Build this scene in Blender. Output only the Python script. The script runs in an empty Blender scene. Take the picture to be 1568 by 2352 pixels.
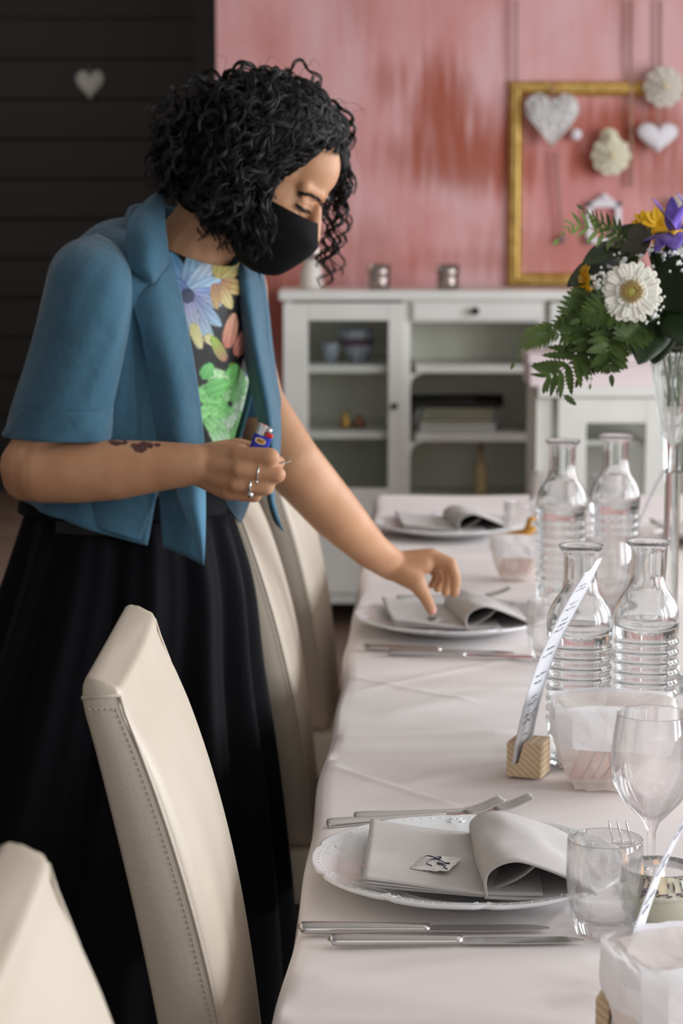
import bpy, bmesh, math, random
import numpy as np
from mathutils import Vector, Matrix, noise
random.seed(7); rng = np.random.default_rng(7)
S = bpy.context.scene; COL = S.collection
# ---------------------------------------------------------------- camera
FPX, CX, CY, CAMH, TH = 5000.0, 784.0, 1176.0, 1.399, math.radians(7.66)
cam = bpy.data.cameras.new('camera'); camo = bpy.data.objects.new('camera', cam); COL.objects.link(camo)
camo.location = (0, 0, CAMH); camo.rotation_euler = (math.pi/2 - TH, 0, 0)
cam.sensor_fit = 'VERTICAL'; cam.sensor_height = 22.3; cam.sensor_width = 14.9; cam.lens = FPX/2352*22.3
cam.clip_start = .05; cam.clip_end = 60
cam.dof.use_dof = True; cam.dof.focus_distance = 2.12; cam.dof.aperture_fstop = 5.0
S.camera = camo
S.view_settings.view_transform = 'Standard'; S.view_settings.look = 'None'
S.view_settings.gamma = 1; S.view_settings.exposure = 0.1; S.view_settings.use_curve_mapping = False
S.cycles.use_denoising = True
S.cycles.max_bounces = 14; S.cycles.transmission_bounces = 14; S.cycles.transparent_max_bounces = 16
S.cycles.diffuse_bounces = 4; S.cycles.glossy_bounces = 6; S.cycles.sample_clamp_indirect = 6
# ---------------------------------------------------------------- world, window daylight and added fill lights
w = bpy.data.worlds.new('world'); S.world = w; w.use_nodes = True
w.node_tree.nodes['Background'].inputs[0].default_value = (.80, .88, 1, 1)
w.node_tree.nodes['Background'].inputs[1].default_value = .5
def area(name, loc, rot, sx, sy, power, col):
    l = bpy.data.lights.new(name, 'AREA'); l.shape = 'RECTANGLE'; l.size = sx; l.size_y = sy
    l.energy = power; l.color = col
    o = bpy.data.objects.new(name, l); COL.objects.link(o); o.location = loc; o.rotation_euler = rot; return o
WIN_Y = [.9, 3.1, 5.3]          # window centres on the right wall
for y in WIN_Y:
    for dy in (-.43, .43): area('window_daylight', (3.12, y+dy, 1.62), (0, math.pi/2, 0), 1.6, .48, 34, (.94, .965, 1))
area('rear_fill_light', (.8, -2.4, 1.9), (math.radians(78), 0, 0), 3.6, 1.8, 14, (1, .92, .82))  # unseen warm fill added behind the camera

area('hall_fill_light', (-1.9, 8.6, 2.9), (math.radians(25), 0, 0), 1.2, 1.2, 24, (1, .93, .86))  # unseen fill added to brighten the heart on the far wall and the floor

# ---------------------------------------------------------------- helpers
def ray(px, py):
    a = (px-CX)/FPX; b = -(py-CY)/FPX
    return Vector((a, math.cos(TH)+b*math.sin(TH), -math.sin(TH)+b*math.cos(TH)))
def W(px, py, Y):
    d = ray(px, py); t = Y/d.y; return Vector((d.x*t, Y, CAMH+d.z*t))
def ZP(px, py, z=.75):
    d = ray(px, py); t = (z-CAMH)/d.z; return Vector((d.x*t, d.y*t, z))
def proj(p):
    y = p[1]*math.cos(TH)-(p[2]-CAMH)*math.sin(TH); z = p[1]*math.sin(TH)+(p[2]-CAMH)*math.cos(TH)
    return CX+FPX*p[0]/y, CY-FPX*z/y
def srgb(r, g, b):
    f = lambda c: (c/255/12.92) if c/255 <= .04045 else ((c/255+.055)/1.055)**2.4
    return (f(r), f(g), f(b), 1)
def mat(name, col, rough=.5, metal=0, spec=.5, trans=0, ior=1.45, sheen=0, coat=0, bump=None, var=None, sss=0, alpha=1, emit=None):
    m = bpy.data.materials.new(name); m.use_nodes = True; nt = m.node_tree; b = nt.nodes['Principled BSDF']
    I = b.inputs
    I['Base Color'].default_value = col; I['Roughness'].default_value = rough; I['Metallic'].default_value = metal
    I['Specular IOR Level'].default_value = spec; I['Transmission Weight'].default_value = trans; I['IOR'].default_value = ior
    I['Sheen Weight'].default_value = sheen; I['Coat Weight'].default_value = coat; I['Alpha'].default_value = alpha
    if sss: I['Subsurface Weight'].default_value = sss; I['Subsurface Radius'].default_value = (.012, .005, .003); I['Subsurface Scale'].default_value = .6
    if emit: I['Emission Color'].default_value = emit[0]; I['Emission Strength'].default_value = emit[1]
    tc = nt.nodes.new('ShaderNodeTexCoord')
    if var:      # (scale, colour 2, stretch xyz)
        sc, c2, st = var
        mp = nt.nodes.new('ShaderNodeMapping'); mp.inputs['Scale'].default_value = st
        n = nt.nodes.new('ShaderNodeTexNoise'); n.inputs['Scale'].default_value = sc; n.inputs['Detail'].default_value = 5
        mx = nt.nodes.new('ShaderNodeMix'); mx.data_type = 'RGBA'
        mx.inputs[6].default_value = col; mx.inputs[7].default_value = c2
        rp = nt.nodes.new('ShaderNodeMapRange'); rp.inputs[1].default_value = .35; rp.inputs[2].default_value = .65
        L = nt.links.new
        L(tc.outputs['Object'], mp.inputs[0]); L(mp.outputs[0], n.inputs[0]); L(n.outputs['Fac'], rp.inputs[0])
        L(rp.outputs[0], mx.inputs[0]); L(mx.outputs[2], I['Base Color'])
    if bump:     # (scale, strength, distance)
        n2 = nt.nodes.new('ShaderNodeTexNoise'); n2.inputs['Scale'].default_value = bump[0]; n2.inputs['Detail'].default_value = 3
        bp = nt.nodes.new('ShaderNodeBump'); bp.inputs['Strength'].default_value = bump[1]; bp.inputs['Distance'].default_value = bump[2]
        nt.links.new(tc.outputs['Object'], n2.inputs[0]); nt.links.new(n2.outputs['Fac'], bp.inputs['Height']); nt.links.new(bp.outputs[0], I['Normal'])
    return m
def tag(o, label=None, cat=None, group=None, kind=None):
    for k, v in (('label', label), ('category', cat), ('group', group), ('kind', kind)):
        if v: o[k] = v
    return o
def empty(name, loc, label=None, cat=None, group=None, rz=0):
    o = bpy.data.objects.new(name, None); COL.objects.link(o); o.location = loc; o.rotation_euler = (0, 0, rz)
    o.empty_display_size = .05
    return tag(o, label, cat, group)
def mesh(name, verts, faces, m, parent=None, smooth=True, world=False):
    """verts local to parent unless world=True"""
    me = bpy.data.meshes.new(name)
    me.from_pydata([tuple(map(float, v)) for v in verts], [], faces); me.materials.append(m)
    if smooth: me.polygons.foreach_set('use_smooth', [True]*len(me.polygons))
    me.update()
    o = bpy.data.objects.new(name, me); COL.objects.link(o)
    if parent is not None:
        o.parent = parent
        if world:
            q = parent; M = Matrix()
            while q is not None: M = (Matrix.Translation(q.location) @ q.rotation_euler.to_matrix().to_4x4()) @ M; q = q.parent
            me.transform(M.inverted())
    return o
class B:
    """collects geometry for one mesh"""
    def __init__(s): s.v = []; s.f = []
    def add(s, v, f):
        k = len(s.v); s.v += [tuple(map(float, p)) for p in v]; s.f += [tuple(i+k for i in q) for q in f]; return s
    def box(s, x0, y0, z0, x1, y1, z1, b=0):
        if b <= 0:
            v = [(x, y, z) for x in (x0, x1) for y in (y0, y1) for z in (z0, z1)]
            return s.add(v, [(0,1,3,2),(4,6,7,5),(0,4,5,1),(2,3,7,6),(0,2,6,4),(1,5,7,3)])
        bm = bmesh.new(); bmesh.ops.create_cube(bm, size=1)
        for q in bm.verts: q.co = Vector(((x0+x1)/2+q.co.x*(x1-x0), (y0+y1)/2+q.co.y*(y1-y0), (z0+z1)/2+q.co.z*(z1-z0)))
        bmesh.ops.bevel(bm, geom=bm.edges[:]+bm.verts[:], offset=b, segments=2, profile=.6, affect='EDGES')
        bm.verts.ensure_lookup_table()
        v = [tuple(q.co) for q in bm.verts]; f = [tuple(x.index for x in q.verts) for q in bm.faces]; bm.free(); return s.add(v, f)
    def lathe(s, prof, n=40, c=(0,0,0), mod=None, M=None):
        v = []
        for (r, z) in prof:
            for k in range(n):
                a = 2*math.pi*k/n; rr, zz = (r, z) if mod is None else mod(r, z, a)
                p = Vector((rr*math.cos(a), rr*math.sin(a), zz))
                if M is not None: p = M @ p
                v.append((c[0]+p[0], c[1]+p[1], c[2]+p[2]))
        f = []
        for i in range(len(prof)-1):
            for k in range(n):
                f.append((i*n+k, i*n+(k+1) % n, (i+1)*n+(k+1) % n, (i+1)*n+k))
        if prof[0][0] > 1e-6: f.append(tuple(range(n))[::-1])
        if prof[-1][0] > 1e-6: f.append(tuple((len(prof)-1)*n+k for k in range(n)))
        return s.add(v, f)
    def tube(s, pts, rad, n=8, cap=True, flat=1.0):
        pts = [Vector(p) for p in pts]; m = len(pts)
        if not hasattr(rad, '__len__'): rad = [rad]*m
        t0 = (pts[1]-pts[0]).normalized(); u = t0.orthogonal().normalized(); v = []
        for i, p in enumerate(pts):
            t = (pts[min(i+1, m-1)]-pts[max(i-1, 0)])
            t = t.normalized() if t.length > 1e-9 else t0
            u = (u-t*u.dot(t)); u = u.normalized() if u.length > 1e-6 else t.orthogonal().normalized()
            w_ = t.cross(u)
            for k in range(n):
                a = 2*math.pi*k/n; v.append(p+(u*math.cos(a)+w_*math.sin(a)*flat)*rad[i])
        f = [(i*n+k, i*n+(k+1) % n, (i+1)*n+(k+1) % n, (i+1)*n+k) for i in range(m-1) for k in range(n)]
        if cap: f += [tuple(range(n))[::-1], tuple((m-1)*n+k for k in range(n))]
        return s.add(v, f)
    def cone(s, p0, r0, p1, r1, n=16):
        """round-ended tapered capsule"""
        p0 = Vector(p0); p1 = Vector(p1); ax = p1-p0; L = ax.length
        if L < 1e-7: ax = Vector((0,0,1)); L = 1e-7
        M = ax.to_track_quat('Z', 'Y').to_matrix()
        pr = [(r0*math.sin(a), -r0*math.cos(a)) for a in [math.pi/2*i/5 for i in range(6)]]
        pr += [(r0+(r1-r0)*i/4, L*i/4) for i in (1, 2, 3)]
        pr += [(r1*math.cos(a), L+r1*math.sin(a)) for a in [math.pi/2*i/5 for i in range(6)]]
        pr = [(max(r, 1e-5), z) for r, z in pr]
        return s.lathe(pr, n, p0, None, M)
    def ell(s, c, ax, n=20, m=12):
        """ellipsoid with three axis vectors"""
        A, Bv, Cv = [Vector(a) for a in ax]; v = []
        for i in range(m+1):
            t = math.pi*i/m; st = max(math.sin(t), 1e-4)
            for k in range(n):
                a = 2*math.pi*k/n; v.append(Vector(c)+A*(st*math.cos(a))+Bv*(st*math.sin(a))+Cv*math.cos(t))
        f = [(i*n+k, (i+1)*n+k, (i+1)*n+(k+1) % n, i*n+(k+1) % n) for i in range(m) for k in range(n)]
        f += [tuple(range(n)), tuple(m*n+k for k in range(n))[::-1]]
        return s.add(v, f)
    def sph(s, c, r, n=14, m=8): return s.ell(c, ((r,0,0),(0,r,0),(0,0,r)), n, m)
    def prism(s, poly, y0, y1, b=0):
        """outline in x-z, extruded along y"""
        n = len(poly); v = [(x, y0, z) for x, z in poly]+[(x, y1, z) for x, z in poly]
        f = [tuple(range(n)), tuple(range(2*n-1, n-1, -1))]+[(k, n+k, n+(k+1) % n, (k+1) % n) for k in range(n)]
        return s.add(v, f)
    def obj(s, name, m, parent=None, smooth=True, world=False): return mesh(name, s.v, s.f, m, parent, smooth, world)
def cr(P, t):
    """Catmull-Rom through a list of vectors or floats, t in 0..1"""
    n = len(P)-1; x = min(max(t, 0), 1)*n; i = min(int(x), n-1); u = x-i
    p0 = P[i-1] if i > 0 else P[i]*2-P[i+1]; p1 = P[i]; p2 = P[i+1]; p3 = P[i+2] if i+2 <= n else P[i+1]*2-P[i]
    return (p1*2+(p2-p0)*u+(p0*2-p1*5+p2*4-p3)*u*u+(p1*3-p0-p2*3+p3)*u*u*u)*.5
def smoothpath(P, n): P = [Vector(p) for p in P]; return [cr(P, i/(n-1)) for i in range(n)]
def patch(rows, nu, nv):
    """rows of control Vectors -> nu x nv grid"""
    R = [[cr(r, j/(nv-1)) for j in range(nv)] for r in rows]
    v = [cr([R[k][j] for k in range(len(R))], i/(nu-1)) for i in range(nu) for j in range(nv)]
    f = [(i*nv+j, (i+1)*nv+j, (i+1)*nv+j+1, i*nv+j+1) for i in range(nu-1) for j in range(nv-1)]
    return v, f
def solid(o, t, off=0):
    m = o.modifiers.new('thick', 'SOLIDIFY'); m.thickness = t; m.offset = off; return o
def bevel(o, w_, seg=2, ang=35):
    m = o.modifiers.new('bevel', 'BEVEL'); m.width = w_; m.segments = seg; m.limit_method = 'ANGLE'; m.angle_limit = math.radians(ang); return o
def flatshade(o):
    me = o.data; me.polygons.foreach_set('use_smooth', [False]*len(me.polygons)); return o
def dup(o, parent=None):
    c = o.copy(); COL.objects.link(c); c.parent = parent
    for ch in [x for x in KIDS.get(o.name, [])]: dup(ch, c) if False else None
    return c
def copy_tree(o, parent=None):
    c = o.copy(); COL.objects.link(c)
    if parent is not None: c.parent = parent
    for ch in list(o.children): copy_tree(ch, c)
    return c
def remesh(Bd, voxel, it=6, fac=.5):
    o = Bd.obj('tmp', MSKIN)
    m = o.modifiers.new('r', 'REMESH'); m.mode = 'VOXEL'; m.voxel_size = voxel; m.use_smooth_shade = True
    s_ = o.modifiers.new('s', 'SMOOTH'); s_.iterations = it; s_.factor = fac
    dg = bpy.context.evaluated_depsgraph_get(); dg.update()
    me = bpy.data.meshes.new_from_object(o.evaluated_get(dg)); bpy.data.objects.remove(o)
    me.polygons.foreach_set('use_smooth', [True]*len(me.polygons)); return me
def attach(name, me, m, parent=None, world=True):
    me.materials.clear(); me.materials.append(m); me.name = name
    o = bpy.data.objects.new(name, me); COL.objects.link(o)
    if parent is not None:
        o.parent = parent
        if world: me.transform((Matrix.Translation(parent.location) @ parent.rotation_euler.to_matrix().to_4x4()).inverted())
    return o

# ---------------------------------------------------------------- materials
def glassmat(name, tint=(1,1,1,1), rough=0.0, clear=.0, ior=1.45):
    m = bpy.data.materials.new(name); m.use_nodes = True; nt = m.node_tree; nt.nodes.clear()
    out = nt.nodes.new('ShaderNodeOutputMaterial'); g = nt.nodes.new('ShaderNodeBsdfGlass')
    g.inputs['Color'].default_value = tint; g.inputs['Roughness'].default_value = rough; g.inputs['IOR'].default_value = ior
    t = nt.nodes.new('ShaderNodeBsdfTransparent'); mx = nt.nodes.new('ShaderNodeMixShader'); mx.inputs[0].default_value = clear
    nt.links.new(g.outputs[0], mx.inputs[1]); nt.links.new(t.outputs[0], mx.inputs[2]); nt.links.new(mx.outputs[0], out.inputs[0]); return m
def papermat(name, col, tr=.5, clear=0.0, rough=.45):
    m = bpy.data.materials.new(name); m.use_nodes = True; nt = m.node_tree; nt.nodes.clear(); N = nt.nodes.new; L = nt.links.new
    out = N('ShaderNodeOutputMaterial'); p = N('ShaderNodeBsdfPrincipled'); p.inputs['Base Color'].default_value = col; p.inputs['Roughness'].default_value = rough
    t = N('ShaderNodeBsdfTranslucent'); t.inputs[0].default_value = col; tp = N('ShaderNodeBsdfTransparent')
    a = N('ShaderNodeMixShader'); a.inputs[0].default_value = tr; b = N('ShaderNodeMixShader'); b.inputs[0].default_value = clear
    tc = N('ShaderNodeTexCoord'); n = N('ShaderNodeTexNoise'); n.inputs['Scale'].default_value = 35; bp = N('ShaderNodeBump'); bp.inputs['Strength'].default_value = .25; bp.inputs['Distance'].default_value = .01
    L(tc.outputs['Object'], n.inputs[0]); L(n.outputs['Fac'], bp.inputs['Height']); L(bp.outputs[0], p.inputs['Normal'])
    L(p.outputs[0], a.inputs[1]); L(t.outputs[0], a.inputs[2]); L(a.outputs[0], b.inputs[1]); L(tp.outputs[0], b.inputs[2]); L(b.outputs[0], out.inputs[0]); return m
def woodmat(name, c1, c2, scale=60, axis=(1,.12,1)):
    m = bpy.data.materials.new(name); m.use_nodes = True; nt = m.node_tree; N = nt.nodes.new; L = nt.links.new; b = nt.nodes['Principled BSDF']
    tc = N('ShaderNodeTexCoord'); mp = N('ShaderNodeMapping'); mp.inputs['Scale'].default_value = axis; mp.inputs['Rotation'].default_value = (0, .9, 0)
    wv = N('ShaderNodeTexWave'); wv.inputs['Scale'].default_value = scale; wv.inputs['Distortion'].default_value = 2.5; wv.inputs['Detail'].default_value = 1; wv.inputs['Detail Scale'].default_value = .3
    r = N('ShaderNodeValToRGB'); r.color_ramp.elements[0].color = c1; r.color_ramp.elements[1].color = c2; r.color_ramp.elements[0].position = .2; r.color_ramp.elements[1].position = .95
    L(tc.outputs['Object'], mp.inputs[0]); L(mp.outputs[0], wv.inputs[0]); L(wv.outputs['Color'], r.inputs[0]); L(r.outputs[0], b.inputs['Base Color']); b.inputs['Roughness'].default_value = .6; return m
MSKIN = mat('skin', srgb(196,150,116), .5, spec=.35, sss=.2, var=(22, srgb(186,137,103), (1,1,1)), bump=(420, .12, .0006))
MTEAL = mat('teal_cloth', srgb(58,100,122), .85, sheen=.2, var=(14, srgb(53,93,115), (1,1,1)), bump=(16, .38, .02))
MTEALD = mat('teal_lining', srgb(38,62,78), .7)
MBLACK = mat('black_skirt_cloth', srgb(10,10,15), .8, spec=.15, bump=(600, .2, .0008))
MMASK = mat('mask_cloth', srgb(8,8,10), .85, spec=.2, bump=(500, .3, .001))
MHAIR = mat('dark_hair', srgb(11,8,7), .42, spec=.45)
MLEA = mat('cream_leather', srgb(198,187,170), .42, spec=.45, var=(5, srgb(192,180,162), (1,1,1)), bump=(260, .35, .0009))
MLEAS = mat('cream_thread', srgb(188,176,156), .7)
MWOODD = mat('dark_leg_wood', srgb(70,48,34), .5, var=(30, srgb(50,34,24), (1,1,.1)))
MCLOTH = mat('white_tablecloth', srgb(232,224,222), .8, sheen=.1, bump=(900, .2, .0006))
MPORC = mat('porcelain', srgb(232,234,236), .14, spec=.5)
MNAP = mat('grey_napkin_cloth', srgb(192,187,184), .85, sheen=.2, var=(40, srgb(186,181,178), (1,1,1)), bump=(1300, .3, .0006))
MSTEEL = mat('polished_steel', srgb(205,203,202), .16, metal=1)
MGLASS = glassmat('clear_glass', (.99,1,1,1), 0, .06)
MTHIN = glassmat('thin_clear_glass', (1,1,1,1), 0, .12, 1.5)
# thin drinking glass: mostly clear with mirror-like rims, part true refraction
MTHIN = glassmat('thin_drinking_glass', (1,1,1,1), 0, 0, 1.48); nt = MTHIN.node_tree; N = nt.nodes.new; L = nt.links.new
out = [n for n in nt.nodes if n.type == 'OUTPUT_MATERIAL'][0]; prev = [n for n in nt.nodes if n.type == 'MIX_SHADER'][0]
lw = N('ShaderNodeLayerWeight'); lw.inputs[0].default_value = .35; rp = N('ShaderNodeValToRGB'); rp.color_ramp.elements[0].color = (1,1,1,1); rp.color_ramp.elements[1].color = (.72,.75,.77,1); rp.color_ramp.elements[0].position = .8
tr_ = N('ShaderNodeBsdfTransparent'); gl_ = N('ShaderNodeBsdfGlossy'); gl_.inputs['Roughness'].default_value = .02; pw_ = N('ShaderNodeMath'); pw_.operation = 'POWER'; pw_.inputs[1].default_value = 4; fr_ = N('ShaderNodeMath'); fr_.operation = 'MULTIPLY_ADD'; fr_.inputs[1].default_value = .55; fr_.inputs[2].default_value = .045; lw.inputs[0].default_value = .5; L(lw.outputs['Facing'], pw_.inputs[0]); L(pw_.outputs[0], fr_.inputs[0])
m1 = N('ShaderNodeMixShader'); m2 = N('ShaderNodeMixShader'); m2.inputs[0].default_value = .62
L(lw.outputs['Facing'], rp.inputs[0]); L(rp.outputs[0], tr_.inputs[0]); L(fr_.outputs[0], m1.inputs[0]); L(tr_.outputs[0], m1.inputs[1]); L(gl_.outputs[0], m1.inputs[2]); L(prev.outputs[0], m2.inputs[1]); L(m1.outputs[0], m2.inputs[2]); L(m2.outputs[0], out.inputs[0])
MWATER = glassmat('water', (1,1,1,1), 0, 0, 1.33)
MPAPER = papermat('menu_paper', srgb(246,247,252), .3)
MVELL = papermat('waxed_paper', srgb(250,250,252), .35, .03, .35)
MVELL2 = papermat('waxed_paper_single', srgb(250,246,242), .45, .36, .35)
MPINE = woodmat('pine', srgb(206,176,138), srgb(226,202,170), 55)
MINK = mat('ink', srgb(40,46,70), .6)
MWHITE = mat('white_painted_wood', srgb(228,228,222), .45, var=(8, srgb(222,222,216), (1,1,1)))
MCABIN = mat('cabinet_inside', srgb(238,238,222), .6)
MGOLD = mat('gilt_frame', srgb(222,188,112), .38, metal=.6, var=(30, srgb(190,152,80), (1,1,1)))
MDARKM = mat('dark_metal', srgb(60,58,56), .35, metal=.8)
MBRASS = mat('brass', srgb(200,160,90), .3, metal=.9)
# ================================================================ ROOM SHELL
def wallmat():
    m = bpy.data.materials.new('pink_limewash'); m.use_nodes = True; nt = m.node_tree; N = nt.nodes.new; L = nt.links.new; b = nt.nodes['Principled BSDF']
    tc = N('ShaderNodeTexCoord'); sep = N('ShaderNodeSeparateXYZ'); L(tc.outputs['Object'], sep.inputs[0])
    mp = N('ShaderNodeMapping'); mp.inputs['Scale'].default_value = (1.6, 1, .9); L(tc.outputs['Object'], mp.inputs[0])
    n1 = N('ShaderNodeTexNoise'); n1.inputs['Scale'].default_value = 1.9; n1.inputs['Detail'].default_value = 4; L(mp.outputs[0], n1.inputs[0])
    mp2 = N('ShaderNodeMapping'); mp2.inputs['Scale'].default_value = (22, 1, 2.2); L(tc.outputs['Object'], mp2.inputs[0])
    n2 = N('ShaderNodeTexNoise'); n2.inputs['Scale'].default_value = 1.5; n2.inputs['Detail'].default_value = 6; L(mp2.outputs[0], n2.inputs[0])
    r = N('ShaderNodeValToRGB'); e = r.color_ramp.elements
    e[0].position = .34; e[0].color = srgb(210,142,138); e[1].position = .62; e[1].color = srgb(226,182,183)
    x = e.new(.48); x.color = srgb(220,162,160)
    ad = N('ShaderNodeMath'); ad.operation = 'MULTIPLY_ADD'; ad.inputs[1].default_value = .15; L(n2.outputs['Fac'], ad.inputs[0]); 
    sb = N('ShaderNodeMath'); sb.operation = 'SUBTRACT'; sb.inputs[1].default_value = .07; L(n1.outputs['Fac'], sb.inputs[0]); L(sb.outputs[0], ad.inputs[2]); L(ad.outputs[0], r.inputs[0])
    cur = r.outputs[0]
    # rust-brown brushed stains on the limewash: (x, z, radius x, radius z, strength)
    for (sx, sz, rx, rz, k) in [(.36, 1.78, .13, .2, .95), (.16, 1.88, .06, .09, .5), (.50, 1.60, .26, .12, .8), (.62, 1.62, .05, .14, .9), (.88, 1.60, .07, .07, .9), (.70, 1.28, .25, .12, .4), (.30, 1.62, .2, .1, .6), (1.02, 1.72, .22, .13, .95), (.58, 1.68, .14, .16, .55), (1.2, 1.55, .2, .1, .6), (-.28, 1.1, .3, .25, .75), (.10, 1.28, .12, .14, .5), (.45, 1.25, .25, .05, .35), (.58, 2.2, .03, .35, .35), (1.0, 2.2, .06, .3, .35), (.05,2.2,.1,.2,.3)]:
        c = N('ShaderNodeCombineXYZ'); 
        def lin(src, a, sc):
            q = N('ShaderNodeMath'); q.operation = 'SUBTRACT'; L(src, q.inputs[0]); q.inputs[1].default_value = a
            q2 = N('ShaderNodeMath'); q2.operation = 'DIVIDE'; L(q.outputs[0], q2.inputs[0]); q2.inputs[1].default_value = sc; return q2.outputs[0]
        L(lin(sep.outputs['X'], sx, rx), c.inputs[0]); L(lin(sep.outputs['Z'], sz, rz), c.inputs[2])
        ln = N('ShaderNodeVectorMath'); ln.operation = 'LENGTH'; L(c.outputs[0], ln.inputs[0])
        nn = N('ShaderNodeMath'); nn.operation = 'MULTIPLY_ADD'; L(n2.outputs['Fac'], nn.inputs[0]); nn.inputs[1].default_value = 1.5; L(ln.outputs['Value'], nn.inputs[2])
        mr = N('ShaderNodeMapRange'); mr.interpolation_type = 'SMOOTHSTEP'; mr.inputs[1].default_value = 2.15; mr.inputs[2].default_value = 1.0; mr.inputs[3].default_value = 0; mr.inputs[4].default_value = k
        L(nn.outputs[0], mr.inputs[0]); mx = N('ShaderNodeMix'); mx.data_type = 'RGBA'; L(mr.outputs[0], mx.inputs[0]); L(cur, mx.inputs[6]); mx.inputs[7].default_value = srgb(168,88,66); cur = mx.outputs[2]
    L(cur, b.inputs['Base Color']); b.inputs['Roughness'].default_value = .8; return m
MWALL = wallmat()
MPLAS = mat('plaster_white', srgb(206,202,196), .9)
MFLOOR = woodmat('floor_boards', srgb(120,98,86), srgb(146,122,108), 3, (.3,8,1))
def darkplanks():
    m = mat('charred_planks', srgb(34,32,31), .6); nt = m.node_tree; N = nt.nodes.new; L = nt.links.new
    tc = N('ShaderNodeTexCoord'); mp = N('ShaderNodeMapping'); mp.inputs['Scale'].default_value = (.25, 1, 9)
    n = N('ShaderNodeTexNoise'); n.inputs['Scale'].default_value = 1.2; n.inputs['Detail'].default_value = 5
    r = N('ShaderNodeValToRGB'); r.color_ramp.elements[0].color = srgb(30,28,28); r.color_ramp.elements[1].color = srgb(44,42,41)
    L(tc.outputs['Object'], mp.inputs[0]); L(mp.outputs[0], n.inputs[0]); L(n.outputs['Fac'], r.inputs[0]); L(r.outputs[0], m.node_tree.nodes['Principled BSDF'].inputs['Base Color']); return m
MPLANK = darkplanks()
def struct(name, b, m, smooth=False): return tag(b.obj(name, m, None, smooth), kind='structure')
PX = W(500, 600, 7.9).x
struct('floor', B().box(-4, -3, -.05, 3.3, 11.5, 0), MFLOOR)
struct('ceiling', B().box(-4, -3, 3.0, 3.3, 11.5, 3.06), MPLAS)
struct('wall_back', B().box(PX, 7.9, 0, 3.3, 8.02, 3), MWALL)
struct('wall_side', B().box(PX, 8.02, 0, PX+.12, 11.2, 3), mat('passage_wall_paint', srgb(70,50,48), .8))
struct('wall_left', B().box(-4.1, -3, 0, -4, 11.5, 3), mat('left_wall_paint', srgb(176,166,158), .9))
# dark plank sliding wall far behind: planks with real grooves
b = B(); z = 0.0
while z < 3:
    b.box(-4, 11.2, z+.006, PX+.2, 11.24, min(z+.2, 3)-.006); z += .2
b.box(-4, 11.23, 0, PX+.2, 11.3, 3)
struct('wall_far', b, MPLANK)
struct('trim_1', B().box(W(452,600,11.15).x, 11.1, 0, W(452,600,11.15).x+.35, 11.2, 3), mat('charcoal_post', srgb(46,46,45), .6))
# right wall with three window openings
b = B(); ys = [-3]
for y in WIN_Y: ys += [y-.9, y+.9]
ys.append(11.5)
for i in range(0, len(ys), 2): b.box(3.2, ys[i], 0, 3.32, ys[i+1], 3)
for y in WIN_Y: b.box(3.2, y-.9, 0, 3.32, y+.9, .75); b.box(3.2, y-.9, 2.5, 3.32, y+.9, 3)
struct('wall_right', b, MPLAS)
for i, y in enumerate(WIN_Y):
    b = B()
    for (a, c) in ((-.9, -.84), (-.03, .03), (.84, .9)): b.box(3.2, y+a, .75, 3.26, y+c, 2.5, .004)
    for (a, c) in ((.75, .81), (2.44, 2.5)): b.box(3.2, y-.9, a, 3.26, y+.9, c, .004)
    struct('window_%d' % (i+1), b, MWHITE)
struct('baseboard_back', B().box(PX, 7.88, 0, 3.2, 7.9, .1, .004), MWHITE)

# ================================================================ CABINET
def wbox(b, x0, y0, x1, y1, Yf, depth, bev=.004):
    """box whose front face covers pixel rect at depth Yf"""
    p = W(x0, y0, Yf); q = W(x1, y1, Yf); return b.box(p.x, Yf, q.z, q.x, Yf+depth, p.z, bev)
YC = 7.42; DC = .40
cab = empty('glass_cabinet', (W(1095, 600, YC).x, YC, 0), 'long white cabinet with glass doors and open shelves against the pink wall', 'cabinet')
b = B(); wbox(b, 640, 668, 1556, 690, YC-.02, DC+.04); b.obj('top_board', MWHITE, cab, False, True)
b = B(); zt = W(0, 690, YC).z
xs = [W(x, 0, YC).x for x in (650, 926, 946, 1245, 1262, 1545)]
for x0, x1 in ((xs[0], xs[0]+.03), (xs[1], xs[2]), (xs[3], xs[4]), (xs[5]-.03, xs[5])): b.box(x0, YC+.012, .0, x1, YC+DC, zt, .003)
b.box(xs[0], YC+.012, .08, xs[5], YC+DC, .12, .002); b.box(xs[2], YC+.002, W(0,740,YC).z, xs[3], YC+.02, zt, .002)
b.obj('carcass', MWHITE, cab, False, True)
B().box(xs[0], YC+DC, .08, xs[5], YC+DC+.012, zt).obj('back_panel', MCABIN, cab, False, True)
for (i, j, hs) in ((0, 1, (850, 1002)), (2, 3, (850, 1008)), (4, 5, (850, 1002))):
    for h in hs:
        z0 = W(0, h+8, YC).z
        B().box(xs[i]+.02, YC+.03, z0, xs[j]-.0, YC+DC, z0+.026, .002).obj('shelf', MWHITE, cab, False, True)
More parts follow.
